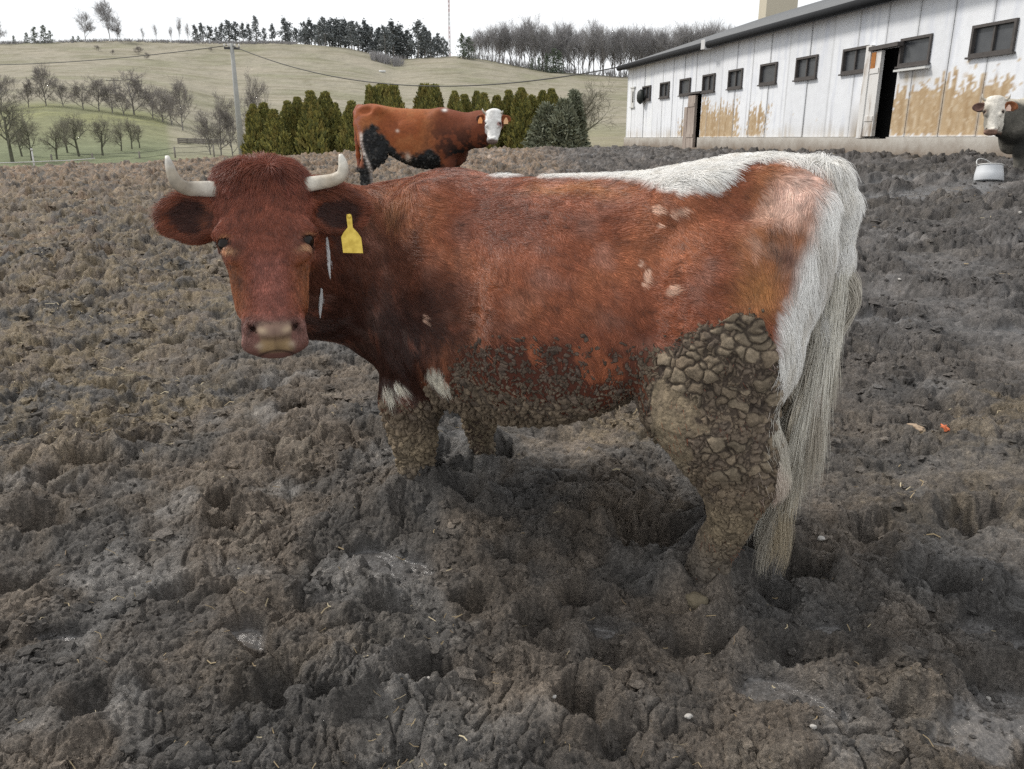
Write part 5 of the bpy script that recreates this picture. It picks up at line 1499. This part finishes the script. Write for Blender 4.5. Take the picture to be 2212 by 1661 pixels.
def bale():
    P, r = far_hit(826, 157, 60); mb = MB(); s = r/FS
    n = 14
    mb.tube([(-6.5*s, 0, 2.2*s), (-6.2*s, 0, 2.2*s), (6.2*s, 0, 2.2*s), (6.5*s, 0, 2.2*s)], [1.6*s, 2.2*s, 2.2*s, 1.6*s], n)
    o = mb.build('wrapped_bale', WHT, None, True); o.location = P; tag(o, 'small white wrapped bale lying alone on the hillside', 'bale')
bale()
# ------------------------------------------------------------------ barn. s runs along the wall from the far corner towards the camera
BD = np.array([.18093, -.98350, 0]); BN = np.array([-.98350, -.18093, 0])     # along, outwards
BA = np.array([3.6706, 27.0, 0])
BM = Matrix(((BD[0], BN[0], 0, 0), (BD[1], BN[1], 0, 0), (0, 0, 1, 0), (0, 0, 0, 1)))   # local (s, out, z)
barn = empty('barn', (BA[0], BA[1], .85)); barn.rotation_euler = (0, 0, math.atan2(BD[1], BD[0]))
tag(barn, 'long white barn with peeling boards, a row of small windows and two open doorways', 'barn')
# local frame: x = s, y = left of s direction. BN is to the right of BD, so out = -y
def bl(s, out, z): return (s, -out, z-.85)
WZ0, WZ1, L_ = 1.24, 3.30, 24.0
WIN = [(15.17,15.98),(13.61,14.34),(12.02,12.76),(10.42,11.18),(8.94,9.65),(7.39,8.11),(5.92,6.63),(4.42,5.12),(2.95,3.66)]
OPEN = [(a, b, 2.30, 2.71) for a, b in WIN] + [(1.45, 2.15, 2.30, 2.70), (16.75,17.5,2.30,2.71), (18.3,19.05,2.30,2.71), (19.85,20.6,2.3,2.71), (12.92, 13.60, WZ0, 2.60), (5.16, 5.86, WZ0, 2.33), (.42,.70,2.16,2.70)]
def make_wall():
    seams = [0.0, .45]
    s = .80
    while s < L_:
        seams.append(s); s += .775 if len(seams) % 2 else .775
    seams.append(L_)
    V = []; F = []; C = []; n = 0
    rg = np.random.default_rng(11)
    side = []
    for a, b in zip(seams[:-1], seams[1:]):
        a2, b2 = a+.006, b-.006
        off = rg.normal(0, .006); tone = rg.normal(0, .035)
        us = np.unique(np.concatenate([np.linspace(a2, b2, 16), [q for o in OPEN for q in o[:2] if a2 < q < b2]]))
        zs = np.unique(np.concatenate([np.linspace(WZ0+.004*rg.random(), WZ1, 64), [q for o in OPEN for q in o[2:] if WZ0 < q < WZ1]]))
        U, Z = np.meshgrid(us, zs, indexing='ij')
        u = U.ravel(); z = Z.ravel()
        y = np.full(len(u), .0)+off+.004*pn2(u*1.2, z*.7, 500)
        V.append(np.stack([u, -y, z-.85], 1))
        # paint
        g = fbm2(u*1.7, z*.8, 4, 501); st = fbm2(u*9, z*.55, 3, 502); f = fbm2(u*14, z*10, 3, 503)
        c = np.zeros((len(u), 3), np.float32)+np.array([.77, .79, .82], np.float32)*(1+tone)
        c = mixc(c, (.60, .63, .70), ss(.05, .45, st+.4*g)*.6)
        c = mixc(c, (.44, .43, .42), ss(.22, .5, st)*ss(2.4, 1.5, z)*.6)
        c = mixc(c, (.52, .48, .42), ss(1.55, 1.26, z+.15*g)*(.25+.5*ss(-.1, .3, st)))
        bare = np.zeros(len(u), np.float32)
        for (s0, s1, zt, zb, w_) in [(13.62,15.95,1.92,1.24,1.),(5.9,8.05,1.78,1.22,1.),(8.55,9.25,1.72,1.25,.9),(4.55,5.2,1.5,1.24,.8),(16.0,16.5,1.6,1.25,.35),(14.95,15.35,2.3,1.6,.5),(9.8,10.05,1.5,1.22,.35),(6.0,6.35,2.05,1.3,.8),(10.5,10.62,1.75,1.22,.4),(11.25,11.4,1.8,1.22,.4)]:
            e = ss(-.30, .14, u-s0+.42*g+.22*f)*ss(-.30, .14, s1-u+.42*g+.22*f)*ss(-.34, .10, zt-z+.40*st+.22*f+.15*g)*ss(-.02, .03, z-zb-.02+.02*f)
            bare = np.maximum(bare, e*w_)
        wood = mixc(np.zeros((len(u), 3), np.float32)+np.array([.47, .35, .215], np.float32), (.37, .255, .14), ss(-.3, .3, st+f*.4))
        wood = mixc(wood, (.60, .50, .36), ss(.0, .4, f)*.7)
        k = ss(.42, .60, bare+.30*f+.12*st)
        c = c + (wood-c)*k[:, None]
        gr = np.exp(-(((u-12.62)/.20)**2))*ss(2.0, 1.25, z)           # dirt by the door post
        c = mixc(c, (.28, .23, .17), np.clip(gr*(.7+.8*st), 0, 1))
        dr = np.exp(-(((u-14.0)/.36)**2+((z-2.12)/.10)**2))           # torn strip under the window by the door
        c = mixc(c, (.42, .37, .30), np.clip(dr*(.9+st), 0, 1))
        seamd = np.minimum(u-a, b-u)
        c = mixc(c, (.33, .33, .33), ss(.03, .008, seamd)*(.45+.3*st))
        C.append(c*(1+.04*f)[:, None])
        nu, nz = len(us), len(zs)
        for i in range(nu-1):
            um = (us[i]+us[i+1])/2
            for j in range(nz-1):
                zm = (zs[j]+zs[j+1])/2
                if any(o[0] < um < o[1] and o[2] < zm < o[3] for o in OPEN): continue
                F.append((n+i*nz+j, n+(i+1)*nz+j, n+(i+1)*nz+j+1, n+i*nz+j+1))
        n += nu*nz
    V = np.concatenate(V); C = np.concatenate(C)
    m = attr_mat('white_boards', .75, .25, 6, .05, .0015, 60)
    o = mesh_from('wall', V, np.array(F), [m], False, barn, attrs={'col': np.clip(C, .01, .85)})
    md = o.modifiers.new('thick', 'SOLIDIFY'); md.thickness = .03; md.offset = -1
make_wall()
FRAME = plain('window_wood', (.088, .080, .076), .85, .4, 12)
GLASS = NT('dusty_glass'); gn = GLASS.noise(5, 5); GLASS = GLASS.set(col=GLASS.mixc(gn, (.035, .038, .045), (.10, .105, .11)), rough=.28, spec=.5)
DARK = plain('dark_inside', (.012, .012, .012), .95)
CONCR = NT('plinth_concrete')
n_ = CONCR.noise(2.5, 6, .65); n2_ = CONCR.noise(14, 5, .65); sp = CONCR.new('ShaderNodeSeparateXYZ'); CONCR.link(CONCR.coord(), sp.inputs[0])
low = CONCR.ramp(CONCR.math('ADD', CONCR.math('MULTIPLY', sp.outputs[2], 1.6), CONCR.math('MULTIPLY', n_, .7)), [(.50, 1), (.98, 0)])
cc_ = CONCR.mixc(n2_, (.40, .37, .32), (.58, .56, .52)); CONCR = CONCR.set(col=CONCR.mixc(low, cc_, (.21, .165, .125)), rough=.9, normal=CONCR.bump(n2_, .5, .01))
for i, (a, b, z0, z1) in enumerate(OPEN[:13]):
    W = empty('window', bl((a+b)/2, 0, (z0+z1)/2)); W.parent = barn
    hw = (b-a)/2; hh = (z1-z0)/2
    mb = MB(); t = .042
    for lo, hi in (((-hw+.002, -.035, -hh+.002), (-hw+t, .05, hh-.002)), ((hw-t, -.035, -hh+.002), (hw-.002, .05, hh-.002)), ((-hw+t, -.033, hh-t), (hw-t, .048, hh-.002)), ((-hw+t, -.033, -hh+.002), (hw-t, .048, -hh+t))): mb.box(lo, hi)
    if i % 3 != 1: mb.box((-.016, -.012, -hh+t), (.016, .02, hh-t))
    mb.build('frame', FRAME, W)
    mb = MB(); mb.box((-hw+t, .022, -hh+t), (hw-t, .027, hh-t)); mb.build('pane', GLASS, W)
    mb = MB(); mb.box((-hw-.03, -.055, -hh-.025), (hw+.03, .02, -hh)); mb.build('sill', FRAME, W)
# corner vent box with a dark slit
mb = MB(); mb.box(bl(.42, .0, 2.16)[:1]+(-.03, 2.16-.85), (.70, .03, 2.70-.85)); mb.box((.36, -.05, 2.70-.85), (.76, .0, 2.74-.85)); mb.box((.36, -.05, 2.12-.85), (.76, .0, 2.16-.85)); vb = mb.build('vent_box', WHT, barn)
mb = MB(); mb.box((.58, -.036, 2.28-.85), (.66, -.031, 2.60-.85)); mb.build('vent_slot', DARK, vb)
# body behind the wall
mb = MB()
mb.box((0.02, .30, -.6), (L_, 9.0, WZ1-.88)); mb.build('interior', DARK, barn)  # black box: shade inside the barn painted, so openings read black
mb = MB(); mb.box((-.02, -.005, WZ0-.87), (0.02, 9.0, WZ1-.85)); 
mb.v.append(np.array([(-.02, -.2, WZ1-.85), (-.02, 9.2, WZ1-.85), (-.02, 4.5, WZ1+.75)], np.float32)); mb.f3.append(np.array([(0, 1, 2)])+mb.n); mb.n += 3; mb.c.append(np.ones((3, 3), np.float32)*.5)
mb.build('gable', plain('gable_boards', (.62, .63, .64), .8), barn)
mb = MB()
edges = [-.05, 4.62, 5.16, 5.86, 12.92, 13.60, L_]
def jag(n): return None
mb.box((-.04, -.055, -1.2), (5.12, .32, WZ0-.85-.004)); mb.box((5.12, -.055, -1.2), (5.90, .32, .14)); mb.box((5.90, -.055, -1.2), (12.90, .32, WZ0-.85-.004)); mb.box((12.90, -.055, -1.2), (13.62, .32, WZ0-.85-.03)); mb.box((13.62, -.075, -1.2), (L_, .32, WZ0-.85-.004))
o = mb.build('plinth', CONCR, barn)
# roof with corrugated sheets, gutter
RF = plain('roof_sheet', (.17, .175, .18), .7, .3, 5)
us = np.arange(-.35, L_+.3, .045); prof = np.linspace(0, 1, 2)
V = []; 
zw = .022*np.sin(us*2*np.pi/.18)
for (oy, z) in ((-.17, WZ1+.10-.85), (4.6, WZ1+1.62-.85), (9.5, WZ1+.10-.85)):
    V.append(np.stack([us, np.full(len(us), oy), z+zw], 1))
n = len(us); F = [(k*n+i, k*n+i+1, (k+1)*n+i+1, (k+1)*n+i) for k in (0, 1) for i in range(n-1)]
o = mesh_from('roof', np.concatenate(V), np.array(F), [RF], True, barn); md = o.modifiers.new('thick', 'SOLIDIFY'); md.thickness = .02
mb = MB(); mb.box((-.3, -.13, WZ1-.85-.005), (L_, .02, WZ1-.85+.045)); mb.build('eave_board', plain('eave_board', (.20, .21, .22), .85), barn)
GUT = plain('gutter_metal', (.018, .019, .021), .8, .2, 8, .15)
P = np.array([(-.3, -.235, WZ1-.85+.035), (L_, -.235, WZ1-.85+.035)]); mb = MB(); mb.tube(P, .080, 12); mb.build('gutter', GUT, barn, True)
mb = MB(); mb.box((6.40, -.325, WZ1-.85-.06), (6.62, -.14, WZ1-.85+.15)); mb.build('gutter_bracket', plain('bracket', (.55, .55, .55), .5), barn)
# doorways: dark openings, posts and the leaves that stand open
RUSTW = NT('worn_door'); n_ = RUSTW.noise(6, 5, .6, stretch=(1, 1, .3)); RUSTW = RUSTW.set(col=RUSTW.mixc(RUSTW.ramp(n_, [(.50, 0), (.70, 1)]), (.66, .65, .63), (.30, .24, .18)), rough=.85)
GRD = NT('weathered_door'); n_ = GRD.noise(8, 5, .6, stretch=(1, 1, .25)); GRD = GRD.set(col=GRD.mixc(GRD.ramp(n_, [(.35, 0), (.65, 1)]), (.27, .215, .185), (.42, .36, .31)), rough=.9)
D = empty('door', bl(12.92, 0, WZ0)); D.parent = barn; D.rotation_euler = (0, 0, R(-4))
mb = MB(); mb.box((.0, -.05, .01), (.30, .01, 1.34)); mb.box((.02, -.062, .25), (.28, -.051, .33)); mb.box((.02, -.062, 1.0), (.28, -.051, 1.08)); lf = mb.build('door_leaf', RUSTW, D)
mb = MB(); mb.box((-.16, -.07, -.02), (.0, .02, 1.45)); mb.build('door_post', RUSTW, D)
mb = MB(); mb.box((.015, -.056, 1.02), (.15, -.0515, 1.33)); mb.build('rusty_plate', plain('rust', (.34, .14, .04), .9, .5, 14), D)
mb = MB(); mb.box((-.05, -.09, 1.36), (.80, .01, 1.42)); mb.build('lintel', FRAME, D)
D2 = empty('door', bl(5.16, 0, WZ0)); D2.parent = barn
mb = MB(); mb.box((-.02, -.05, -.30), (.44, .015, 1.02)); mb.box((.0, -.065, 0), (.42, -.051, .09)); mb.box((.0, -.065, .75), (.42, -.051, .84)); mb.build('door_leaf', GRD, D2)
mb = MB(); mb.box((-.22, -.06, -.33), (-.02, .02, .75)); mb.build('door_post', GRD, D2)
mb = MB(); mb.box((-.02, -.07, 1.05), (.74, .01, 1.10)); mb.build('lintel', FRAME, D2)
# round black thing in the far window
mb = MB(); ths = np.linspace(0, np.pi, 9); Pn = np.stack([0*ths, -.13-.11*np.cos(ths)*.5, 0*ths], 1)
mb.tube([(0,-.02,0),(0,-.06,0),(0,-.10,0),(0,-.16,0),(0,-.19,0)], [.10,.19,.215,.17,.05], 18); fo = mb.build('round_fan', plain('black_fan', (.02, .024, .022), .6), barn, True); fo.location = bl(1.62, .03, 2.40)
# window shelf, torn strip
mb = MB(); mb.box((13.62, -.10, 2.22-.85), (14.38, -.02, 2.25-.85)); mb.build('shelf', WHT, barn)
# rubble ramp at the far doorway is part of the yard: a concrete step
mb = MB(); mb.box((5.0, -.75, -.5), (6.4, -.06, .02)); mb.build('door_step', CONCR, barn)
# silo behind the roof
sil = empty('silo', (0, 0, 0)); a0, _ = azt(1664, 200); rs = 40.; sil.location = (math.sin(a0)*rs, math.cos(a0)*rs, .5); sil.rotation_euler = (0, 0, -a0+.25)
tag(sil, 'pale concrete silo tower rising behind the barn roof', 'silo')
mb = MB(); w = .66; 
for z0, z1 in ((0, 4.2), (4.21, 8.4), (8.41, 13)): mb.box((-w, -w, z0), (w, w, z1))
mb.build('tower', plain('silo_concrete', (.50, .46, .37), .85, .12, 1.5), sil)
mb = MB(); mb.box((-w-.16, -w-.12, 6.6), (-w-.02, -w+.02, 13)); mb.box((-w-.30, -w-.08, 7.2), (-w-.24, -w-.02, 13)); mb.build('ladder_rail', GUT, sil)
# cables to the barn corner
corner = BA + np.array([0, 0, 3.42]) - BD*.25
cable(ptop+np.array([0, 0, -.1]), corner, 1.15, 'dark twin power line from the concrete pole to the barn eave', 'power_line', .02)
cable(ptop+np.array([-.2, 0, -.1]), np.array([-60., 70., 8.5]), 1.2, 'dark power line running left from the concrete pole', 'power_line', .02)
# ------------------------------------------------------------------ the two other animals
def far_legs(d=0.0):
    return [
        ([(.455,.150,.56,.115),(.465,.152,.42,.088),(.46,.152,.25,.060),(.455,.15,.12,.048),(.455,.15,-.10,.055)], 1.15),
        ([(.42,-.15,.55,.11),(.36,-.15,.40,.08),(.34,-.15,.24,.058),(.34,-.15,.12,.047),(.34,-.15,-.10,.055)], 1.15),
        ([(-.56,.15,.86,.17),(-.555,.165,.72,.160),(-.53,.175,.58,.130)], 1.35), ([(-.41,.185,.62,.085),(-.46,.185,.53,.10),(-.55,.18,.46,.10)], 1.3),
        ([(-.55,.178,.50,.11),(-.62,.172,.39,.08),(-.64,.165,.33,.062),(-.62,.16,.22,.05),(-.60,.155,.1,.048),(-.59,.15,-.10,.058)], 1.25),
        ([(-.56,-.15,.86,.17),(-.565,-.165,.70,.150),(-.58,-.175,.56,.115)], 1.35), ([(-.60,-.17,.50,.10),(-.70,-.165,.38,.07),(-.71,-.155,.22,.052),(-.70,-.15,.07,.05),(-.69,-.15,-.10,.06)], 1.25)]
def other_cow(name, O, H, L, k, headpx, headY, hk, tilt, yaw, colour, label, step=.011, turn=1.0, tags=(), horns=(), tail=True):
    O = np.array(O, float); H = np.array(H, float); L = np.array(L, float)
    B = np.stack([H, L, np.array([0, 0, 1.])])*k; Bi = np.linalg.inv(B)
    Hc = at_y(headpx[0], headpx[1], headY)
    toc = -np.array([Hc[0], Hc[1], 0]); toc /= np.linalg.norm(toc)
    c, s = math.cos(yaw), math.sin(yaw); toc = np.array([c*toc[0]-s*toc[1], s*toc[0]+c*toc[1], 0])
    vW = toc*math.sin(tilt)-np.array([0, 0, 1.])*math.cos(tilt); nW = toc*math.cos(tilt)+np.array([0, 0, 1.])*math.sin(tilt)
    flip = np.linalg.det(B) < 0
    vL = vW@Bi; nL = nW@Bi; vL /= np.linalg.norm(vL); nL /= np.linalg.norm(nL)
    o = (Hc-O)@Bi - vL*.25*hk
    h = Head(o, vL, nL, hk)
    tl = [(-.705,0,1.115,.045),(-.755,0,1.06,.034),(-.77,.0,.92,.026),(-.765,.01,.72,.026),(-.755,.02,.52,.028),(-.75,.02,.34,.022)] if tail else None
    f = body_field(h, step, far_legs(), tail=tl, turn=turn)
    V, F = f.mesh(); N = vnormals(V, F)
    tf = lambda P: np.asarray(P)@B
    if flip: F = F[:, ::-1]
    root = empty(name, tuple(O)); tag(root, label, 'cow', 'cattle in the yard')
    col, rel = colour(V, N, h)
    V2 = V + N*rel[:, None]
    mt = attr_mat('far_hide', .75, .2, 30, .22, .006, 60)
    mesh_from('body', tf(V2), F, [mt], True, root, attrs={'col': np.clip(col, .008, .85)})
    em = bpy.data.materials.get('eye')
    for s_ in (1, -1): eye_part(h, s_, root, em, tf)
    for P, r in horns: horn_part([h.p(*q) for q in P], r, root, bpy.data.materials['horn'], tf)
    for (u, v, n, cl) in tags:
        mb = MB(); c0 = h.p(u, v, n); uu, vv, nn = np.array(h.u), np.array(h.v), np.array(h.n); w = .028
        q = [c0+a*uu*w+b*vv*w*1.25+e*nn*.003 for e in (1, -1) for a, b in ((-.3, -1.3), (.3, -1.3), (1, -.2), (1, 1), (-1, 1), (-1, -.2))]
        mb.v.append(tf(np.array(q)).astype(np.float32)); mb.n = 12; mb.c.append(np.ones((12, 3), np.float32))
        mb.f4 += [np.array([(0, 1, 2, 5), (5, 2, 3, 4), (7, 6, 11, 8), (8, 11, 10, 9)])] + [np.array([(i, (i+1) % 6, 6+(i+1) % 6, 6+i)]) for i in range(6)]
        mb.build('ear_tag', plain('tag_orange', cl, .5, .1), root)
    return h
def col_far(P, N, h):
    x, y, z = P.T; n1 = fbm3(P, 3.5, 3, 1); n2 = fbm3(P, 16, 3, 2); n3 = fbm3(P*A(.5, 1, 1), 40, 2, 3)
    hu, hv, hn = h.loc(P)
    c = np.zeros((len(P), 3), np.float32)+A(.30, .088, .030)
    c = mixc(c, (.36, .14, .055), ss(-.2, .5, n1+.3*n3)*.7)
    c = mixc(c, (.17, .050, .024), ss(-.25, .7, -n1+.3*n2+.3*n3)*.6)
    fore = ss(.10, .50, x+.12*n1+.08*n2)
    c = mixc(c, (.15, .042, .022), fore*.85)
    c = mixc(c, (.04, .018, .013), fore*ss(.2, .5, n1+n2)*ss(1.0, .7, z)*.8 + ss(.40, .55, x)*ss(.75, .5, z)*.5)
    c = mixc(c, (.34, .14, .11), ss(-.62, -.70, x)*ss(-.1, .3, n2)*.6)
    # black wet mud on thigh, belly and far leg
    zt = np.interp(x, [-.75,-.62,-.50,-.38,-.25,-.15,-.05,.10,.25,.36,.40], [.60,.86,.90,.80,.62,.55,.50,.56,.60,.50,.2])
    m = ss(.04, -.04, z-zt+.07*n2)*ss(.42, .34, x)
    m = np.maximum(m*ss(-.70, -.62, x), ss(.42, .34, z)*(x < .3))
    m = np.where(y < 0, ss(.62, .5, z), m)
    f1, f2, cid = worley3(P*A(26, 26, 26), 5)
    c = c + (mixc(np.zeros((len(P), 3), np.float32)+A(.022, .023, .024), (.060, .058, .055), ss(.5, 1, cid))-c)*m[:, None]
    rel = m*.020*ss(.05, .3, f2-f1)*(.3+cid)
    wr = np.exp(-(((x+.66-.10*ss(.7, .3, z))/.022)**2))*ss(.84, .76, z)*(y > .05)
    c = mixc(c, (.62, .55, .50), np.clip(wr*(1+n2), 0, 1)*.9)
    c = mixc(c, (.66, .56, .46), np.exp(-(((x+.06)/.035)**2+((z-.50)/.05)**2))*(y > 0)*.9)
    c = mixc(c, (.72, .55, .45), np.exp(-(((x+.18)/.022)**2+((z-.83)/.018)**2))*(y > 0))
    c = mixc(c, (.75, .70, .65), np.exp(-(((x-.43)/.03)**2+((z-1.09)/.02)**2)))
    c = mixc(c, (.19, .075, .050), ss(.40, .34, z)*(x > .3)*.9)
    hd = ss(-.12, -.09, hn)*ss(-.06, -.03, hv)*ss(.55, .52, hv)*(np.abs(hu) < .125)
    fc = np.zeros((len(P), 3), np.float32)+A(.78, .77, .74); fc = mixc(fc, (.52, .50, .48), ss(.1, .5, n2)*.6)
    ey = np.hypot((hu+.095)/.03, (hv-.225)/.030)
    fc = mixc(fc, (.30, .15, .13), ss(1.3, .7, ey)*.9)
    fc = mixc(fc, (.20, .15, .13), ss(.44, .48, hv+.02*n2))
    c = c+(fc-c)*hd[:, None]
    er = (np.abs(hu) > .118)*(np.hypot((np.abs(hu)-.188)/.088, (hv-.126)/.064) < 1)*(hn > -.14)*(hn < .0)
    c = np.where(er[:, None], mixc(np.zeros((len(P), 3), np.float32)+A(.24, .075, .03), (.05, .02, .015), ss(-.1, .3, n2)), c)
    return c, rel
other_cow('cow', (-1.31, 11.2, .48), (1, 0, 0), (0, -1, 0), 1.0, (1064, 271), 10.7, .86, R(16), R(-12), col_far,
          'distant red brown cow with a white face standing side-on before the thujas', horns=[([(.08,.06,-.05),(.13,.055,-.04),(.16,.03,-.02),(.17,.0,-.01)], [.02,.018,.014,.006]), ([(-.08,.06,-.05),(-.12,.055,-.04),(-.14,.03,-.02)], [.02,.018,.008])],
          tags=[(.20, .165, -.045, (.75, .30, .10)), (-.19, .175, -.045, (.72, .42, .22))])
def col_edge(P, N, h):
    x, y, z = P.T; n1 = fbm3(P, 5, 3, 1); n2 = fbm3(P, 14, 3, 2)
    hu, hv, hn = h.loc(P)
    c = np.zeros((len(P), 3), np.float32)+A(.115, .108, .092)
    c = mixc(c, (.035, .034, .030), ss(.0, .35, n1)*.9)
    c = mixc(c, (.30, .28, .24), ss(.1, .5, -n1+.3*n2)*.7)
    c = mixc(c, (.62, .57, .47), ss(1.0, 1.08, z+.04*n2)*.9)
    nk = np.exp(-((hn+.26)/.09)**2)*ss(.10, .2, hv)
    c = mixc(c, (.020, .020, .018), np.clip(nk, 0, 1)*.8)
    hd = ss(-.22, -.15, hn)*ss(-.06, -.03, hv)*ss(.55, .52, hv)*(np.abs(hu) < .135)
    f = np.zeros((len(P), 3), np.float32)+A(.74, .70, .62)
    f = mixc(f, (.28, .26, .22), ss(-.02, -.07, hu+.02*n2)*ss(.10, .16, hv))
    f = mixc(f, (.17, .085, .05), np.exp(-(((np.abs(hu)-.105)/.02)**2+((hv-.21)/.025)**2)))
    f = mixc(f, (.26, .16, .12), ss(.42, .46, hv+.02*n2))
    c = c+(f-c)*hd[:, None]
    er = (np.abs(hu) > .118)*(np.hypot((np.abs(hu)-.188)/.088, (hv-.126)/.064) < 1)*(hn > -.14)*(hn < .0)
    e = np.where((hu > 0)[:, None], A(.26, .10, .045)[None], A(.13, .075, .06)[None])
    c = np.where(er[:, None], e*(1+.5*n2)[:, None], c)
    return c, .006*n2
EH = at_y(2146, 247, 9.5)
eh = np.array([-.988, .154, 0]); el = np.array([-.154, -.988, 0])
other_cow('cow', EH-eh*.94*.85-el*.24-np.array([0, 0, EH[2]-.72]), eh, el, .85, (2146, 247), 9.5, 1.0, R(14), R(2), col_edge,
          'grey mottled cow with a white face, cut off by the frame edge beside the barn', turn=.2,
          horns=[([(-.08,.05,-.05),(-.12,.045,-.05),(-.15,.02,-.045),(-.165,-.03,-.04)], [.02,.018,.014,.005]), ([(.08,.05,-.05),(.12,.045,-.06),(.15,.02,-.06),(.16,-.03,-.06)], [.02,.018,.014,.005])],
          tags=[(.165, .16, -.05, (.72, .50, .40))], tail=False)

# ------------------------------------------------------------------ small things on the mud
def ground_px(sx, sy):
    r = ray(sx, sy); t = .6
    while CH+r[2]*t > base_z(r[0]*t, r[1]*t) and t < 40: t *= 1.004
    x, y = float(r[0]*t), float(r[1]*t); return np.array([x, y, mud_z(x, y)])
def lump(name, P, size, seed, mat, label, cat, group=None, rough=.35, sink=.3):
    V, F = ico(3); V = V*(1+rough*pn3(V[:,0]*1.4+seed, V[:,1]*1.4, V[:,2]*1.4, seed)+rough*.5*pn3(V[:,0]*3.4, V[:,1]*3.4+seed, V[:,2]*3.4, seed+1))[:, None]
    o = mesh_from(name, V*np.array(size), F, [mat], True); o.location = (P[0], P[1], P[2]+size[2]*(1-sink)); o.rotation_euler = (0, 0, seed*1.7)
    tag(o, label, cat, group); return o
P = ground_px(2135, 389)
bk = empty('bucket', (P[0], P[1], P[2]-.015), R(20)); tag(bk, 'white plastic bucket lying tipped on the mud before the barn', 'bucket')
bk.rotation_euler = (R(-9), R(7), R(20))
BW = plain('bucket_plastic', (.66, .68, .70), .5, .2, 9)
mb = MB(); mb.tube([(0,0,0),(0,0,.003),(0,0,.09),(0,0,.17),(0,0,.175)], [.150,.153,.142,.128,.130], 28, cap=False); mb.tube([(0,0,.003),(0,0,.175)], [.146,.124], 28, cap=False); mb.tube([(0,0,.0),(0,0,.004)], [.150,.150], 28); mb.build('shell', BW, bk, True)
mb = MB(); a = np.linspace(0, 2*np.pi, 33); mb.tube(np.stack([np.cos(a)*.131, np.sin(a)*.131, 0*a+.172], 1), .0065, 6); mb.build('rim', WHT, bk, True)
mb = MB(); mb.tube([(0,0,.02),(0,0,.05)], [.136,.136], 28); mb.build('dark_disc', DARK, bk)  # dark disc low inside the bucket
a = np.linspace(0, np.pi, 15); mb = MB(); mb.tube(np.stack([.135*np.cos(a), .05+.13*np.sin(a)*.45, .17+.09*np.sin(a)], 1), .006, 6); mb.build('handle', WHT, bk, True)
OR_ = plain('orange_peel', (.62, .17, .07), .55, .4, 40)
P = ground_px(2037, 948)
def scrap():
    n = 17; rg = np.random.default_rng(4); g = np.linspace(-1, 1, n); X, Y = np.meshgrid(g, g); x = X.ravel(); y = Y.ravel()
    r = np.hypot(x, y); th = np.arctan2(y, x); lim = .62+.28*pn2(th*1.3+3, 0*th, 5)+.1*np.sin(3*th)
    z = .55*np.abs(pn2(x*1.6, y*1.6, 6))+.35*np.abs(pn2(x*3.5, y*3.5, 7))
    V = np.stack([x*.030, y*.036, z*.030], 1); F = [(i*n+j, i*n+j+1, (i+1)*n+j+1, (i+1)*n+j) for i in range(n-1) for j in range(n-1) if (r < lim)[[i*n+j, i*n+j+1, (i+1)*n+j+1, (i+1)*n+j]].all()]
    o = mesh_from('orange_scrap', V, np.array(F), [OR_], True); md = o.modifiers.new('t', 'SOLIDIFY'); md.thickness = .003
    o.location = (P[0], P[1], P[2]+.008); o.rotation_euler = (R(28), 0, R(30)); tag(o, 'crumpled bright orange scrap lying on the dark mud behind the tail', 'scrap')
scrap()
P = ground_px(1975, 943); lump('straw_wisp', P, (.035, .016, .010), 3, plain('wisp', (.36, .27, .19), .9, .4, 40), 'flat beige wisp of litter left of the orange scrap', 'litter', None, .6)
P = ground_px(1500, 1326); lump('stone', P, (.032, .026, .020), 5, plain('stone_tan', (.150, .125, .085), .9, .45, 60, bump=.004), 'flat tan stone below the near hind hoof', 'stone', None, .3, .55)
PEB = plain('pebble_white', (.42, .40, .37), .8, .25, 60)
PB = [(1772,1180,.010,'white chip of stone beside the tail tip'),(1716,1527,.008,'white pebble at the lower edge of the pale puddle'),(1485,1577,.009,'white pebble low in the frame right of the deep hoof hole'),(1776,1545,.008,'white pebble just right of the one by the pale puddle'),
      (1196,1550,.006,'tiny white pebble left of the deep hoof hole'),(925,1508,.013,'pale pebble lodged in the rim of the wide hoof hole'),(1855,1195,.006,'tiny white chip right of the tail tip'),(1940,624,.012,'white speck on the mud right of the tail'),(2200,480,.02,'white speck on the far mud below the bucket'),(1752,1605,.007,'white pebble near the bottom of the frame'),(2140,1490,.007,'small pale pebble at the right of the slurry patch')]
for i, (sx, sy, s_, lab) in enumerate(PB):
    lump('pebble', ground_px(sx, sy), (s_, s_*.8, s_*.65), i+11, PEB, lab, 'pebble', 'white pebbles in the mud', .3, .1)
